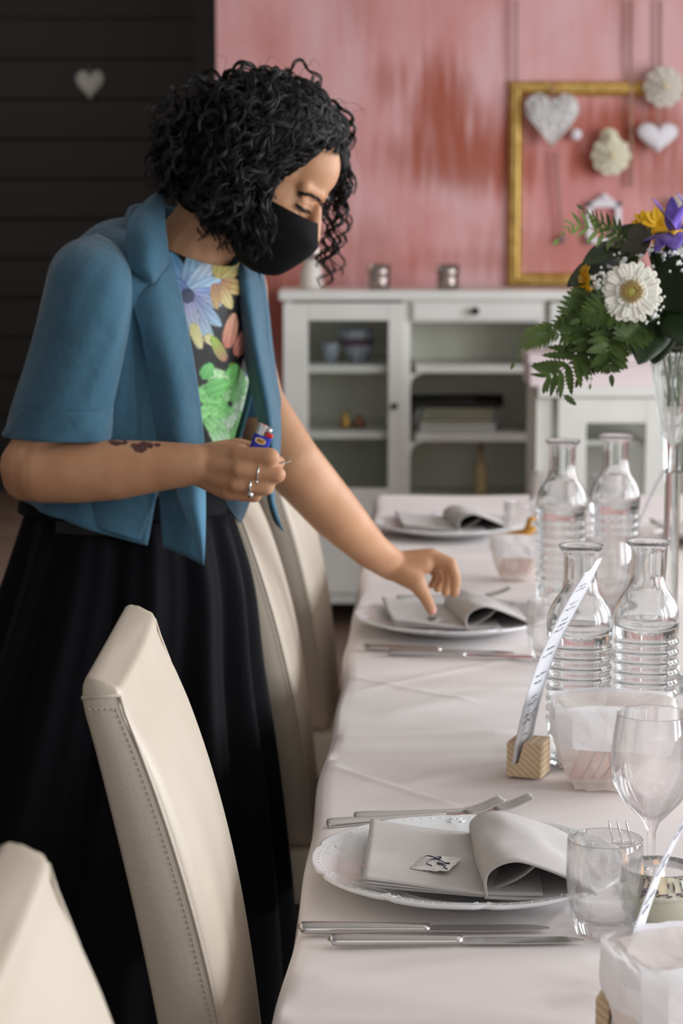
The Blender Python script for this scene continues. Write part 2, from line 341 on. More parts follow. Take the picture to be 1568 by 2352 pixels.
# curved corner brackets on the middle bay
for h in (862, 1020):
    for sgn, x in ((1, xs[2]), (-1, xs[3])):
        z0 = W(0, h-2, YC).z; P = [(x, z0)]+[(x+sgn*.045*(1-math.sin(a)), z0-.045*(1-math.cos(a))) for a in [math.pi/2*k/6 for k in range(7)]]
        P = [(x, z0)] + [(x+sgn*.04*(1-math.sin(a)), z0-.04*(math.cos(a)) ) for a in [math.pi/2*(1-k/6) for k in range(7)]]
        B().prism([(x, z0), (x+sgn*.04, z0), (x+sgn*.017, z0-.008), (x+sgn*.006, z0-.02), (x, z0-.045)], YC+.02, YC+.035).obj('bracket', MWHITE, cab, False, True)
MPANE = glassmat('cabinet_pane_glass', (.93,.96,.94,1), 0, .6)
for (x0, x1, kn) in ((650, 925, 905), (1264, 1545, 1282)):
    g0, g1 = x0+58, x1-33
    if x0 > 1000: g0, g1 = x0+33, x1-58
    b = B(); wbox(b, x0, 696, g0, 1190, YC-.012, .022, .002); wbox(b, g1, 696, x1, 1190, YC-.012, .022, .002)
    wbox(b, g0, 696, g1, 736, YC-.011, .02, .002); wbox(b, g0, 1122, g1, 1190, YC-.011, .02, .002)
    d = b.obj('door', MWHITE, cab, False, True)
    b = B(); wbox(b, g0-2, 734, g1+2, 1124, YC, .003, 0); b.obj('pane', MPANE, d, False, True)
    p = W(kn, 932, YC-.012); B().lathe([(.004,0),(.004,.012),(.011,.016),(.012,.024),(.007,.03),(0.0001,.031)], 16, p, None, Matrix.Rotation(math.pi/2, 3, 'X')).obj('knob', MDARKM, d, True, True)
b = B(); wbox(b, 949, 698, 1242, 734, YC-.012, .03, .002); dr = b.obj('drawer', MWHITE, cab, False, True)
p = W(1090, 714, YC-.012); B().lathe([(.004,0),(.004,.012),(.013,.016),(.014,.024),(.009,.03),(0.0001,.031)], 16, p, None, Matrix.Rotation(math.pi/2, 3, 'X')).obj('knob', MDARKM, dr, True, True)
# second row of doors (lower rails) to the floor
b = B(); 
for i, j in ((0, 1), (2, 3), (4, 5)): b.box(xs[i], YC-.012, .12, xs[j], YC+.01, W(0, 1192, YC).z - .01, .003)
b.obj('lower_panel', MWHITE, cab, False, True)
for x in (xs[0]+.03, xs[5]-.03): B().box(x-.025, YC+.02, 0, x+.025, YC+.07, .1, .003).obj('leg', MWHITE, cab, False, True)

def shelfz(h): return W(0, h+8, YC).z+.026
# contents
zs = shelfz(1008)+.001; c = W(1060, 0, YC)
ty = empty('typewriter', (c.x, YC+.16, zs), 'old grey typewriter with dark carriage on the middle open cabinet shelf', 'typewriter')
MTY = mat('typewriter_enamel', srgb(120,122,118), .4); MTYK = mat('typewriter_keys', srgb(206,198,160), .5); MTYB = mat('typewriter_base', srgb(176,178,174), .4)
b = B(); b.prism([(-.001,0),(0,0)] and [(0,0),(.30,0),(.30,.05),(.285,.075),(.015,.075),(0,.05)], -.02, .14); 
b.obj('body', MTY, ty, False); ty.children[0].location = (-.15, 0, 0)
B().tube([(-.17,.1,.095),(.17,.1,.095)], .022, 16).obj('platen', MDARKM, ty)
B().box(-.15,.075,.07,.15,.13,.09,.004).obj('carriage', MDARKM, ty, False)
B().tube([(-.17,.1,.1),(-.2,.06,.13)], .006, 8).obj('carriage_lever', MDARKM, ty)
b = B().prism([(-.13,0),(.13,0),(.13,.03),(-.13,.03)], -.09, -.02); b.obj('key_bed', MTYB, ty, False)
b = B()
for r_ in range(4):
    for k in range(11): b.lathe([(.0085,0),(.0095,.003),(.0085,.005)], 8, (-.115+.022*k+.004*r_, -.08+.018*r_, .034+.012*r_))
b.obj('keys', MTYK, ty)
z1 = shelfz(1002)+.001
def fig(px, h, r, m, name, lab, cat, Y=.14):
    p = W(px, 0, YC+Y); b = B().lathe([(r*.8,0),(r,h*.12),(r*.95,h*.4),(r*.5,h*.62),(r*.62,h*.75),(r*.45,h*.95),(.0001,h)], 20, (0,0,0))
    o = b.obj(name, m); o.location = (p.x, YC+Y, z1); return tag(o, lab, cat)
fig(794, .058, .021, MBRASS, 'brass_bell', 'pale brass bell on the shelf behind the left glass door', 'bell')
fig(826, .042, .024, mat('copper', srgb(150,98,66), .35, metal=.8), 'copper_pot', 'small copper pot beside the brass bell in the cabinet', 'pot', .16)
z2 = shelfz(850)+.001; MCHINA = mat('blue_white_china', srgb(190,196,204), .25, var=(60, srgb(120,132,150), (1,1,1)))
for k, (px, r, h, lab) in enumerate([(758, .036, .07, 'grey patterned bowl behind the left glass door'), (824, .055, .062, 'wide pale bowl under the tin in the cabinet')]):
    p = W(px, 0, YC+.17); o = B().lathe([(r*.5,0),(r*.55,.004),(r*.95,h*.7),(r,h),(r*.95,h),(r*.5,.01),(.0001,.008)], 28).obj('china_bowl', MCHINA); o.location = (p.x, YC+.17, z2); tag(o, lab, 'bowl', 'china behind the left glass door')
p = W(818, 0, YC+.17); tn = empty('lidded_tin', (p.x, YC+.17, z2+.0625), 'pale round tin with dark plum band stacked on a bowl', 'tin')
B().lathe([(.062,0),(.062,.022)], 28).obj('base', mat('plum_band', srgb(92,62,76), .5), tn); B().lathe([(.064,.0221),(.064,.05),(.05,.058),(.0001,.06)], 28).obj('lid', MCHINA, tn)
p = W(1113, 0, YC+.15); zb = W(0, 1150, YC).z
B().box(xs[2], YC+.03, zb-.03, xs[3], YC+DC, zb, .002).obj('shelf', MWHITE, cab, False, True)
bt = empty('cork_bottle', (p.x, YC+.15, zb+.001), 'slim pale bottle with cork on the bottom open shelf', 'bottle')
B().lathe([(.022,0),(.025,.01),(.025,.10),(.011,.125),(.011,.155),(.013,.16)], 20).obj('glass_body', mat('amber_pale_glass', srgb(176,158,116), .2, spec=.6), bt)
B().lathe([(.009,.1605),(.01,.18)], 12).obj('cork', mat('cork', srgb(150,120,90), .8), bt)
# on top of the cabinet
ztop = W(0, 668, YC-.02).z+.001
MMERC = mat('mercury_glass', srgb(205,196,192), .22, metal=.9, var=(25, srgb(120,104,98), (1,1,.4)), bump=(60, .5, .004))
for px, lab in ((872, 'left silvered glass tealight holder on the white cabinet top'), (1032, 'right silvered glass tealight holder nearer the gold frame')):
    p = W(px, 0, YC+.14); h = .085
    o = B().lathe([(.0001,0),(.035,0),(.038,.006),(.038,h*.45),(.0365,h*.5),(.040,h*.56),(.040,h),(.037,h),(.034,h*.55),(.033,.01),(.0001,.008)], 32).obj('tealight_holder', MMERC)
    o.location = (p.x, YC+.14, ztop); tag(o, lab, 'candle holder', 'silvered holders on the cabinet')
p = W(714, 0, YC+.16); vz = empty('cream_vase', (p.x, YC+.16, ztop), 'cream vase with silver glass ball behind the loose hair curls', 'vase')
B().lathe([(.036,0),(.04,.006),(.037,.06),(.028,.09),(.031,.1),(.028,.1),(.02,.08),(.0001,.02)], 28).obj('body', mat('cream_ceramic', srgb(222,216,208), .4), vz)
B().lathe([(.0001,.085),(.02,.09),(.034,.115),(.036,.135),(.03,.16),(.012,.176),(.0001,.178)], 28).obj('ball', MMERC, vz)

# ================================================================ WALL DECORATION
def heart(n=60):
    P = []
    for k in range(n):
        t = 2*math.pi*k/n; P.append((16*math.sin(t)**3/32, (13*math.cos(t)-5*math.cos(2*t)-2*math.cos(3*t)-math.cos(4*t)+2.4)/32))
    return P
def pillow(P, w_, h_, d, rings=5):
    """puffed solid from an outline in x-z"""
    n = len(P); v = []; f = []
    for side in (-1, 1):
        for r_ in range(rings+1):
            s_ = 1-r_/rings*.98
            for (x, z) in P: v.append((x*w_*s_, side*d*math.sqrt(max(0, 1-s_**2))*.9, z*h_*s_))
    for sd in range(2):
        o = sd*(rings+1)*n
        for r_ in range(rings):
            for k in range(n):
                q = (o+r_*n+k, o+r_*n+(k+1) % n, o+(r_+1)*n+(k+1) % n, o+(r_+1)*n+k); f.append(q if sd else q[::-1])
        f.append(tuple(o+rings*n+k for k in range(n)) if sd else tuple(o+rings*n+k for k in range(n))[::-1])
    for k in range(n): f.append((k, (k+1) % n, (rings+1)*n+(k+1) % n, (rings+1)*n+k))
    return v, f
YW = 7.9
fr = empty('gold_frame', (W(1400, 400, YW).x, YW-.02, W(0, 660, YW).z), 'large empty gilt picture frame hanging on the pink wall', 'frame')
a = W(1170, 186, YW-.03); d = W(1700, 660, YW-.03); t = .052
def rail(b, p0, p1, inner):
    """moulded frame rail: p0->p1 outer corners, inner direction"""
    p0 = Vector(p0); p1 = Vector(p1); L_ = (p1-p0).normalized(); n_ = Vector(inner)
    prof = [(0,0),(0,.018),(.008,.03),(.018,.026),(.026,.036),(.038,.03),(.044,.014),(t,.01),(t,0)]
    v = [];
    for e, sg in ((p0, 1), (p1, -1)):
        for (u, h) in prof: q = e+n_*u+L_*(sg*u); v.append((q.x, YW-.002-h, q.z))
    m_ = len(prof); return b.add(v, [(k, k+1, m_+k+1, m_+k) for k in range(m_-1)])
cs = [(a.x, 0, a.z), (d.x, 0, a.z), (d.x, 0, d.z), (a.x, 0, d.z)]; inn = [(0,0,-1), (-1,0,0), (0,0,1), (1,0,0)]
for k in range(4):
    q = cs[k]; r2 = cs[(k+1) % 4]; rail(B(), q, r2, inn[k]).obj('frame_rail', MGOLD, fr, True, True)
MSTR = mat('twine', srgb(176,140,124), .8); MWICK = mat('white_wicker', srgb(222,220,218), .7); MWH = mat('matt_white', srgb(232,230,236), .6)
def hang(name, px, py, Y, w_, h_, d_, m, lab, cat, outline, top, strtop=0, cord=True):
    p = W(px, py, Y); e = empty(name, (p.x, Y, p.z), lab, cat); v, f = pillow(outline, w_, h_, d_)
    o = mesh('body', v, f, m, e)
    if cord:
        zt_ = W(px, strtop, Y).z-p.z; B().tube([(0,0,top),(0,0,zt_)], .0035, 6).obj('cord', MSTR, e)
    return e, o
s_ = YW/5000
e, o = hang('wicker_heart', 1267, 275, YW-.06, 122*s_, 128*s_, .022, MWICK, 'large white wicker heart hanging inside the gold frame', 'heart', heart(), .05, 186)
# woven rods over the wicker heart
b = B(); H_ = heart(90); random.seed(3)
for k in range(90):
    i, j = random.sample(range(90), 2); A_, C_ = H_[i], H_[j]
    if (A_[0] < 0) != (C_[0] < 0) and A_[1] > .1 and C_[1] > .1: continue
    q = [(A_[0]*122*s_*(1-t_)+C_[0]*122*s_*t_, -.012-.012*math.sin(math.pi*t_), A_[1]*128*s_*(1-t_)+C_[1]*128*s_*t_) for t_ in (0,.25,.5,.75,1)]
    b.tube(q, .0026, 5)
b.obj('woven_twigs', MWICK, e)
hang('white_heart', 1510, 318, YW-.06, 92*s_, 78*s_, .025, MWH, 'small plain white heart hanging right of the cream rose', 'heart', heart(), .03, 230)
hang('porcelain_heart', 207, 196, 11.175, 64*11.05/5000, 76*11.05/5000, .02, mat('pale_ceramic', srgb(205,208,200), .5), 'small pale heart hanging on the dark plank wall', 'heart', heart(), .06, 148)
def ruffle(name, px, py, Y, R, m, lab, n1=6, layers=4, cat='flower'):
    p = W(px, py, Y); e = empty(name, (p.x, Y, p.z), lab, cat); random.seed(px); b = B()
    for l in range(layers):
        r_ = R*(1-l*.22)
        for k in range(n1+ (layers-l)):
            a_ = 2*math.pi*k/(n1+layers-l)+l*.5; c_ = Vector((math.cos(a_)*r_*.6, -.012*l, math.sin(a_)*r_*.6)); ra = Vector((math.cos(a_), -.25-.2*l, math.sin(a_))).normalized()
            ta = Vector((-math.sin(a_), 0, math.cos(a_))); b.ell(c_, (ra*r_*.45, ta*r_*.38, ra.cross(ta)*.008), 10, 6)
    b.obj('petals', m, e); B().sph((0,-.012*layers,0), R*.14).obj('centre', mat('cream_centre', srgb(226,214,160), .7), e); return e
MFL = mat('cloth_petals', srgb(214,208,196), .8); MCR = mat('cream_petals', srgb(224,220,196), .8)
ruffle('fabric_flower', 1524, 200, YW-.07, .072, MFL, 'white fabric flower pinned over the top rail of the gold frame')
ruffle('fabric_rose', 1402, 358, YW-.05, .07, MCR, 'big cream fabric rose hanging in the middle of the gold frame')
ruffle('fabric_rosebud', 1398, 316, YW-.055, .034, MCR, 'small cream rosebud just above the big cream rose')
ruffle('fabric_blossom', 1556, 472, YW-.05, .034, MFL, 'small white fabric flower above the irises')
p = W(1322, 309, YW-.04); tag(B().sph((0,0,0), .0215).obj('white_bead', MWH), 'small round white ball at the right of the wicker heart', 'ball').location = p
for px, y0, y1 in ((1186, 0, 192), (1449, 0, 430), (1516, 0, 186), (1276, 350, 540)):
    p = W(px, y0, YW-.03); q = W(px+(14 if px == 1276 else 0), y1, YW-.03)
    tag(B().tube([(0,0,0), tuple(q-p)], .0045 if px < 1400 else .006, 6).obj('twine_string', MSTR), {1186:'thin twine at the left corner of the gold frame', 1449:'long twine hanging left of the plain white heart', 1516:'twine holding up the fabric flower on the frame', 1276:'short twine hanging below the wicker heart'}[px], 'string').location = p
p = W(1290, 562, YW-.03); tag(B().lathe([(.0001,0),(.011,.008),(.014,.02),(.008,.034),(.0001,.04)], 14).obj('hanging_charm', mat('charm', srgb(140,110,118), .5)), 'tiny dull charm at the end of the short twine', 'charm').location = p
# small white ornate frame
p = W(1387, 512, YW-.03); e = empty('ornament_frame', p, 'little white ornate frame hanging behind the fern', 'frame')
b = B(); 
for (x0, z0, x1, z1) in ((-.062,-.075,.062,-.052), (-.062,.055,.062,.078), (-.062,-.075,-.04,.078), (.04,-.075,.062,.078)): b.box(x0, 0, z0, x1, .014, z1, .003)
b.obj('rim', MWH, e, False); b = B(); b.sph((0,.007,.09), .016); b.sph((-.02,.007,.082), .01); b.sph((.02,.007,.082), .01); b.obj('crest', MWH, e)

# ================================================================ CONSOLE at the right, with box
YQ = 6.7
cs_ = empty('white_console', (W(1400, 900, YQ).x, YQ, 0), 'white console with a small glazed door standing in front of the cabinet', 'console')
zc = W(0, 890, YQ).z
b = B(); wbox(b, 1236, 889, 1720, 912, YQ-.02, .40, .003); b.obj('top_board', MWHITE, cs_, False, True)
zc2 = W(0, 912, YQ).z; x0, x1 = W(1243, 0, YQ).x, W(1712, 0, YQ).x
b = B(); b.box(x0, YQ+.01, 0, x0+.05, YQ+.36, zc2, .002); b.box(x1-.03, YQ, 0, x1, YQ+.36, zc2, .002); b.box(x0, YQ+.35, 0, x1, YQ+.36, zc2, .001); b.box(x0+.02, YQ+.0, .1, x1, YQ+.36, .12, .001)
b.obj('carcass', MWHITE, cs_, False, True)
b = B(); wbox(b, 1282, 914, 1342, 1250, YQ-.01, .02, .002); wbox(b, 1484, 914, 1560, 1250, YQ-.01, .02, .002); wbox(b, 1342, 914, 1484, 972, YQ-.009, .018, .002); wbox(b, 1342, 1140, 1484, 1250, YQ-.009, .018, .002)
dd = b.obj('door', MWHITE, cs_, False, True); b = B(); wbox(b, 1340, 970, 1486, 1142, YQ+.002, .003, 0); b.obj('pane', MPANE, dd, False, True)
b = B(); wbox(b, 1342, 1012, 1484, 1022, YQ+.03, .3, .001); b.obj('shelf', MWHITE, cs_, False, True)
pb = W(1213, 812, YQ+.02); qb = W(1640, 888, YQ+.02); pbx = empty('cardboard_box', ((pb.x+qb.x)/2, YQ+.15, zc+.002), 'low pale pink lidded box lying on the white console', 'box')
MPB = mat('pale_pink_card', srgb(220,206,208), .7)
wd = (qb.x-pb.x)/2; hb = pb.z-zc-.004
B().box(-wd+.006, -.13, 0, wd-.006, .13, hb-.03, .003).obj('box_body', MPB, pbx, False); B().box(-wd, -.136, hb-.0295, wd, .136, hb, .003).obj('lid', MPB, pbx, False)
# ================================================================ TABLE + CLOTH
TZ = .75
def edge_x(Y): return -.060 + .040*(Y-1.6)
Y0, Y1, XR = .9, 5.12, 1.0
tb = empty('dining_table', (.5, 3, 0), 'long dining table hidden under the white cloth', 'table')
b = B(); b.add([(edge_x(Y0)+.02, Y0+.02, TZ-.035), (XR, Y0+.02, TZ-.035), (XR, Y1-.03, TZ-.035), (edge_x(Y1)+.02, Y1-.03, TZ-.035),
  (edge_x(Y0)+.02, Y0+.02, TZ-.006), (XR, Y0+.02, TZ-.006), (XR, Y1-.03, TZ-.006), (edge_x(Y1)+.02, Y1-.03, TZ-.006)], [(0,3,2,1),(4,5,6,7),(0,1,5,4),(1,2,6,5),(2,3,7,6),(3,0,4,7)])
b.obj('tabletop', MWOODD, tb, False, True)
for y in (1.1, 2.9, 4.9):
    for x in (edge_x(y)+.12, .9): B().box(x-.03, y-.03, 0, x+.03, y+.03, TZ-.036, .004).obj('leg', MWOODD, tb, False, True)
creases = [((745,1757),(1040,1850),.0022,.006), ((790,1553),(1080,1612),.0022,.005), ((840,1585),(1250,1500),.0018,.012), ((700,1738),(1165,1722),-.0045,.022), ((700,1700),(1165,1690),.0045,.025), ((880,1640),(1200,1580),.002,.03), ((690,2260),(1380,2200),.0035,.028), ((930,1800),(1180,1750),.002,.02), ((640,2320),(1300,2300),-.0035,.028), ((1180,2120),(900,2075),.001,.004), ((1240,2140),(1330,2060),.001,.004)]
CR = [(ZP(*a_), ZP(*b_), h, w_) for a_, b_, h, w_ in creases]
R_ = .014; DROP = .25
sl = [-DROP+DROP*i/22 for i in range(22)]+[R_*1.57*i/6 for i in range(7)]
xsamp = [.004*i+.003 for i in range(1, 170)]; 
ntop = len(xsamp)
V = []; nyy = 640; ys_ = np.linspace(Y0, Y1-.0, nyy)
ncol = 22+6+ntop+ 14
def fold(Y, u):   # outward waviness of the drop, u = 0 at the edge .. 1 at the hem
    return u**1.2*(.016*math.sin(Y*9.1+.6)+.010*math.sin(Y*21+1.3*math.sin(Y*3))+.006*math.sin(Y*37))+u*.018
for Y in ys_:
    Y = float(Y); ex = edge_x(Y)+.0025*math.sin(Y*7)+.002*math.sin(Y*17)
    row = []
    for i in range(22):
        u = 1-i/22; row.append((ex-fold(Y, u), TZ-R_-DROP*u))
    for i in range(6):
        a_ = math.pi/2*i/6; row.append((ex+R_*(1-math.cos(a_)), TZ-R_+R_*math.sin(a_)))
    for x in xsamp: row.append((ex+R_+x, TZ))
    xl = row[-1][0]
    for i in range(14): row.append((xl+(XR+.02-xl)*(i+1)/14, TZ))
    for k, (x, z) in enumerate(row):
        dz = 0
        if k > 26:
            x_ = x
            for (A_, C_, h, w_) in CR:
                dx, dy = C_.x-A_.x, C_.y-A_.y; L2 = dx*dx+dy*dy; t = ((x_-A_.x)*dx+(Y-A_.y)*dy)/L2
                if -.1 < t < 1.1:
                    dd_ = abs((x_-A_.x)*dy-(Y-A_.y)*dx)/math.sqrt(L2)
                    if dd_ < w_*2.2: dz += h*math.exp(-(dd_/w_)**2*1.6)*min(1, max(0, (t+.1)*6))*min(1, max(0, (1.1-t)*6))
            dz += .0008*math.sin(x*19+Y*6)+.0006*math.sin(Y*15-x*9)
        V.append((x, Y, z+dz+.0004))
F_ = [(i*ncol+k, i*ncol+k+1, (i+1)*ncol+k+1, (i+1)*ncol+k) for i in range(nyy-1) for k in range(ncol-1)]
# far end drop
base = len(V)-ncol; last = [V[base+k] for k in range(ncol)]; pr = base
for j, (dy, dz) in enumerate(((.008,-.003),(.013,-.012),(.015,-.05),(.02,-.12),(.028,-.24))):
    s0 = len(V)
    for k, (x, y, z) in enumerate(last): V.append((x, y+dy+.006*math.sin(x*40)*(j/4), max(z+dz, .49) if k < 24 else z+dz))
    F_ += [(pr+k, pr+k+1, s0+k+1, s0+k) for k in range(ncol-1)]; pr = s0
cl = mesh('tablecloth', V, F_, MCLOTH); tag(cl, 'white cloth spread over the long table with soft creases', 'tablecloth')

# ================================================================ CHAIRS
PROF = [ # z, rear x, seam x, front x
 (.992,-.221,-.190,-.188),(.943,-.212,-.168,-.160),(.87,-.193,-.150,-.1405),(.79,-.176,-.123,-.116),(.70,-.160,-.106,-.099),(.60,-.147,-.090,-.084),(.50,-.138,-.080,-.076)]
PF_ = [np.polyfit([q[0] for q in PROF], [q[c] for q in PROF], 3) for c in (1, 2, 3)]
PROF = [(z, *[float(np.polyval(k, z)) for k in PF_]) for z in [.992-.041*i for i in range(13)]]
def make_chair():
    root = empty('dining_chair', (-.12, 2.0, 0)); ox = -.12; Wd = .18
    # backrest: loft along z of rounded cross sections
    n = 30; v = []; f = []; NS = 0
    zs_ = [1.012, 1.010, 1.004]+[.992-(.992-.485)*i/34 for i in range(35)]
    for zi, z in enumerate(zs_):
        tq = [ (.992-q[0])/(.992-.50) for q in PROF]; zz = min(z, .992)
        def at(c):
            for i in range(len(PROF)-1):
                if PROF[i+1][0] <= zz <= PROF[i][0] or i == len(PROF)-2:
                    u = (PROF[i][0]-zz)/(PROF[i][0]-PROF[i+1][0]); u = min(u, 1.3)
                    p0 = PROF[max(i-1,0)][c]; p1 = PROF[i][c]; p2 = PROF[i+1][c]; p3 = PROF[min(i+2, len(PROF)-1)][c]
                    return .5*(2*p1+(p2-p0)*u+(2*p0-5*p1+4*p2-p3)*u*u+(p1*3-p0-3*p2+p3)*u**3) if u <= 1 else p1+(p2-p1)*u
        xr, xs_, xf = at(1)-ox, at(2)-ox, at(3)-ox; ins = {0: .016, 1: .008, 2: .002}.get(zi, 0)
        sec = []
        for (x, y) in [(xr+.004, -Wd+.001), (xr, -Wd+.006)]: sec.append((x, y))
        for k in range(1, 6): sec.append((xr, -Wd+2*Wd*k/6))
        sec += [(xr, Wd-.006), (xr+.004, Wd-.001)]
        sec += [(xr+(xs_-xr)*.5, Wd), (xs_-.003, Wd), (xs_, Wd-.002)]
        for k in range(0, 7):
            a_ = k/6*math.pi/2; sec.append((xs_+(xf-xs_)*math.sin(a_), Wd-.003-.03*(1-math.cos(a_))))
        for k in range(1, 5): sec.append((xf+.002*math.sin(math.pi*k/5), Wd-.033-(2*Wd-.066)*k/5))
        for k in range(6, -1, -1):
            a_ = k/6*math.pi/2; sec.append((xs_+(xf-xs_)*math.sin(a_), -(Wd-.003-.03*(1-math.cos(a_)))))
        sec += [(xs_, -Wd+.002), (xs_-.003, -Wd), (xr+(xs_-xr)*.5, -Wd)]
        NS = len(sec); mx_ = (xr+xf)/2
        for (x, y) in sec:
            # top: slight crown, inset rounding at front edge
            fx = (x-xr)/max(xf-xr, 1e-4)
            v.append((mx_+(x-mx_)*(1-ins*22), y*(1-ins*1.2), z-(.010*fx*fx if zi < 8 else 0)*(1-zi/8 if zi < 8 else 0)))
    m_ = len(zs_); f = [(i*NS+k, i*NS+(k+1) % NS, (i+1)*NS+(k+1) % NS, (i+1)*NS+k) for i in range(m_-1) for k in range(NS)]
    f += [tuple(range(NS))[::-1], tuple((m_-1)*NS+k for k in range(NS))]
    bk = mesh('backrest', v, [q[::-1] for q in f], MLEA, root)
    # piping seams and stitches
    def seamx(z, c):
        for i in range(len(PROF)-1):
            if z >= PROF[i+1][0] or i == len(PROF)-2:
                u = (PROF[i][0]-z)/(PROF[i][0]-PROF[i+1][0]); return PROF[i][c]+(PROF[i+1][c]-PROF[i][c])*u-ox
    for sgn in (-1, 1):
        b = B(); zz = [.996-.5*i/30 for i in range(31)]
        b.tube([(seamx(min(z, .992), 2)-.0005, sgn*(Wd-.0008), z) for z in zz], .0015, 6)
        b.tube([(seamx(.992, 1), sgn*(Wd-.0005), .994), (seamx(.992, 2), sgn*(Wd-.0005), .996)], .0016, 6)
        b.obj('side_seam', MLEA, bk)
        b = B()
        for k in range(96):
            z = .985-k*.0052; b.tube([(seamx(z, 2)-.0065, sgn*(Wd+.0001), z), (seamx(z-.0034, 2)-.0065, sgn*(Wd+.0001), z-.0034)], .0006, 4)
        for k in range(5):
            x = seamx(.99,1)+.004+k*.005; b.tube([(x, sgn*(Wd+.0001), .984), (x+.0034, sgn*(Wd+.0001), .9845)], .0006, 4)
        b.obj('stitching', MLEAS, bk)
    B().box(-.02, -Wd-.012, .395, .38, Wd+.012, .485, .018).obj('seat', MLEA, root)
    for (x, y) in ((0.02,-.16),(0.02,.16),(.35,-.16),(.35,.16)):
        B().box(x-.018, y-.018, 0, x+.018, y+.018, .396, .003).obj('leg', MWOODD, root, False)
    return root
ch = make_chair(); G = 'cream leather dining chairs along the table'
tag(ch, 'cream leather high-back chair in sharp focus, nearest fully seen beside the woman', 'chair', G)
for (dy, dx, rz, lab) in ((-.85, .005, 0, 'blurred cream chair cropped by the bottom left corner'), (1.29, .037, .0, 'cream chair directly behind the black skirt'), (2.02, .062, -.06, 'farthest cream chair, just below the outstretched arm')):
    c = copy_tree(ch); c.location = (-.12+dx, 2.0+dy, 0); c.rotation_euler.z = rz; tag(c, lab, 'chair', G)

# ================================================================ PLACE SETTINGS
def rimmod(r, z, a):
    if r < .09: return r, z
    t = (r-.09)/.066; k = 10; c = abs(math.cos(a*k/2+.3)); s_ = 1-.012*t*(1-c**.35)*1.0
    bump_ = .0012*t*math.sin(a*k)*1
    return r*(1-.022*t*(1-min(1, c*3.2))), z+bump_*.3
PP = [(.0001,.0),(.075,.0),(.078,.002),(.08,.0),(.084,.001),(.10,.006),(.125,.0125),(.15,.0195),(.1555,.0225),(.1555,.0245),(.153,.0252),(.1505,.0240),(.147,.0240),(.144,.0226),(.140,.0228),(.136,.0208),(.125,.0172),(.108,.0125),(.104,.0122),(.099,.0095),(.09,.0062),(.08,.005),(.04,.0045),(.0001,.0045)]
def make_plate():
    o = B().lathe(PP, 200, (0,0,0), rimmod).obj('dinner_plate', MPORC)
    b = B()   # embossed rope of beads and flourishes near the rim
    for k in range(90):
        a_ = 2*math.pi*k/90; b.sph((.1475*math.cos(a_)*(.995), .1475*math.sin(a_), .0238), .0011, 6, 4)
    for k in range(10):
        a0 = 2*math.pi*k/10+.25
        for sg in (-1, 1):
            q = [(.1395-.003*math.cos(t*5)+.0, a0+sg*(.03+t*.11)) for t in [i/12 for i in range(13)]]
            b.tube([(r_*math.cos(a_), r_*math.sin(a_), .0222) for r_, a_ in q], [.0013*(1-i/16) for i in range(13)], 6)
            b.ell((.1435*math.cos(a0+sg*.02), .1435*math.sin(a0+sg*.02), .0232), ((.004,0,0),(0,.0022,0),(0,0,.001)), 8, 5)
    b.obj('embossed_rim', MPORC, o); return o
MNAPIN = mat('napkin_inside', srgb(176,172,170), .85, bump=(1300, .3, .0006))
def make_napkin():
    """folded napkin: flat panel on the left, rolled pocket on the right; mouth faces -y"""
    root = empty('folded_napkin', (0,0,0))
    # flat layers
    for li, (dz, sh) in enumerate(((0, .003), (.0028, 0), (.0056, -.001))):
        rows = []
        for y in (-.102+sh, -.05, .0, .05, .098-sh):
            rows.append([Vector((x, y+ (.012*(x+.1)/.12 if False else 0)+.0, .0235-.0125*math.sin(max(0,min(1,(x+.116)/.15))*math.pi*.5)+dz+.02*max(0,abs(y)-.06)+.0012*math.sin(y*40+li+x*30))) for x in (-.116+sh*.5, -.08, -.04, .0, .052)])
        v, f = patch(rows, 24, 24); o = mesh('flat_panel', v, f, MNAP, root); solid(o, .0018)
    # pocket: profile x-z
    P0 = [(-.002,.014),(-.005,.026),(-.002,.039),(.010,.0475),(.028,.050),(.050,.045),(.072,.034),(.090,.024),(.098,.0205)]
    rows = []
    for j, y in enumerate((-.104, -.065, -.01, .045, .092)):
        k = (1.0, 1.0, .95, .88, .8)[j]; tw = (.002, .0, -.003, -.007, -.010)[j]
        rows.append([Vector((x+tw+.0015*math.sin(j*2+i), y+.02*(.05-x)*.5+ (.004*math.sin(i*1.3) if j == 0 else 0), .012+(z-.012)*k+.0012*math.sin(i*2.1+j*1.7))) for i, (x, z) in enumerate(P0)])
    v, f = patch(rows, 30, 46); k0 = len(v); e_ = v[-46:]; v = v+[Vector((p.x, p.y+.001, .012)) for p in e_]; f = f+[(k0-46+j, k0-45+j, k0+j+1, k0+j) for j in range(45)]; o = mesh('pocket', v, f, MNAP, root); solid(o, .0022)
    pk = o
    # hem thickness along the mouth
    B().tube([v[j] for j in range(46)], .0017, 6).obj('pocket_hem', MNAP, pk)
    # floor of the pocket and inner folds
    rows = [[Vector((x, y, z+.001)) for x, z in ((-.002,.0135),(.03,.0125),(.065,.0135),(.098,.0195))] for y in (-.106,-.03,.03,.09)]
    v, f = patch(rows, 10, 16); o = mesh('pocket_floor', v, f, MNAP, root); solid(o, .002)
    rows = [[Vector((x, y, z if y < -.06 else .0145+(z-.0145)*(.75 if y < 0 else .45))) for x, z in ((.002,.0155),(.018,.021),(.034,.030),(.047,.041))] for y in (-.085,-.04,.02,.06)]
    v, f = patch(rows, 12, 24); o = mesh('inner_fold', v, f, MNAPIN, root); solid(o, .0018)
    return root
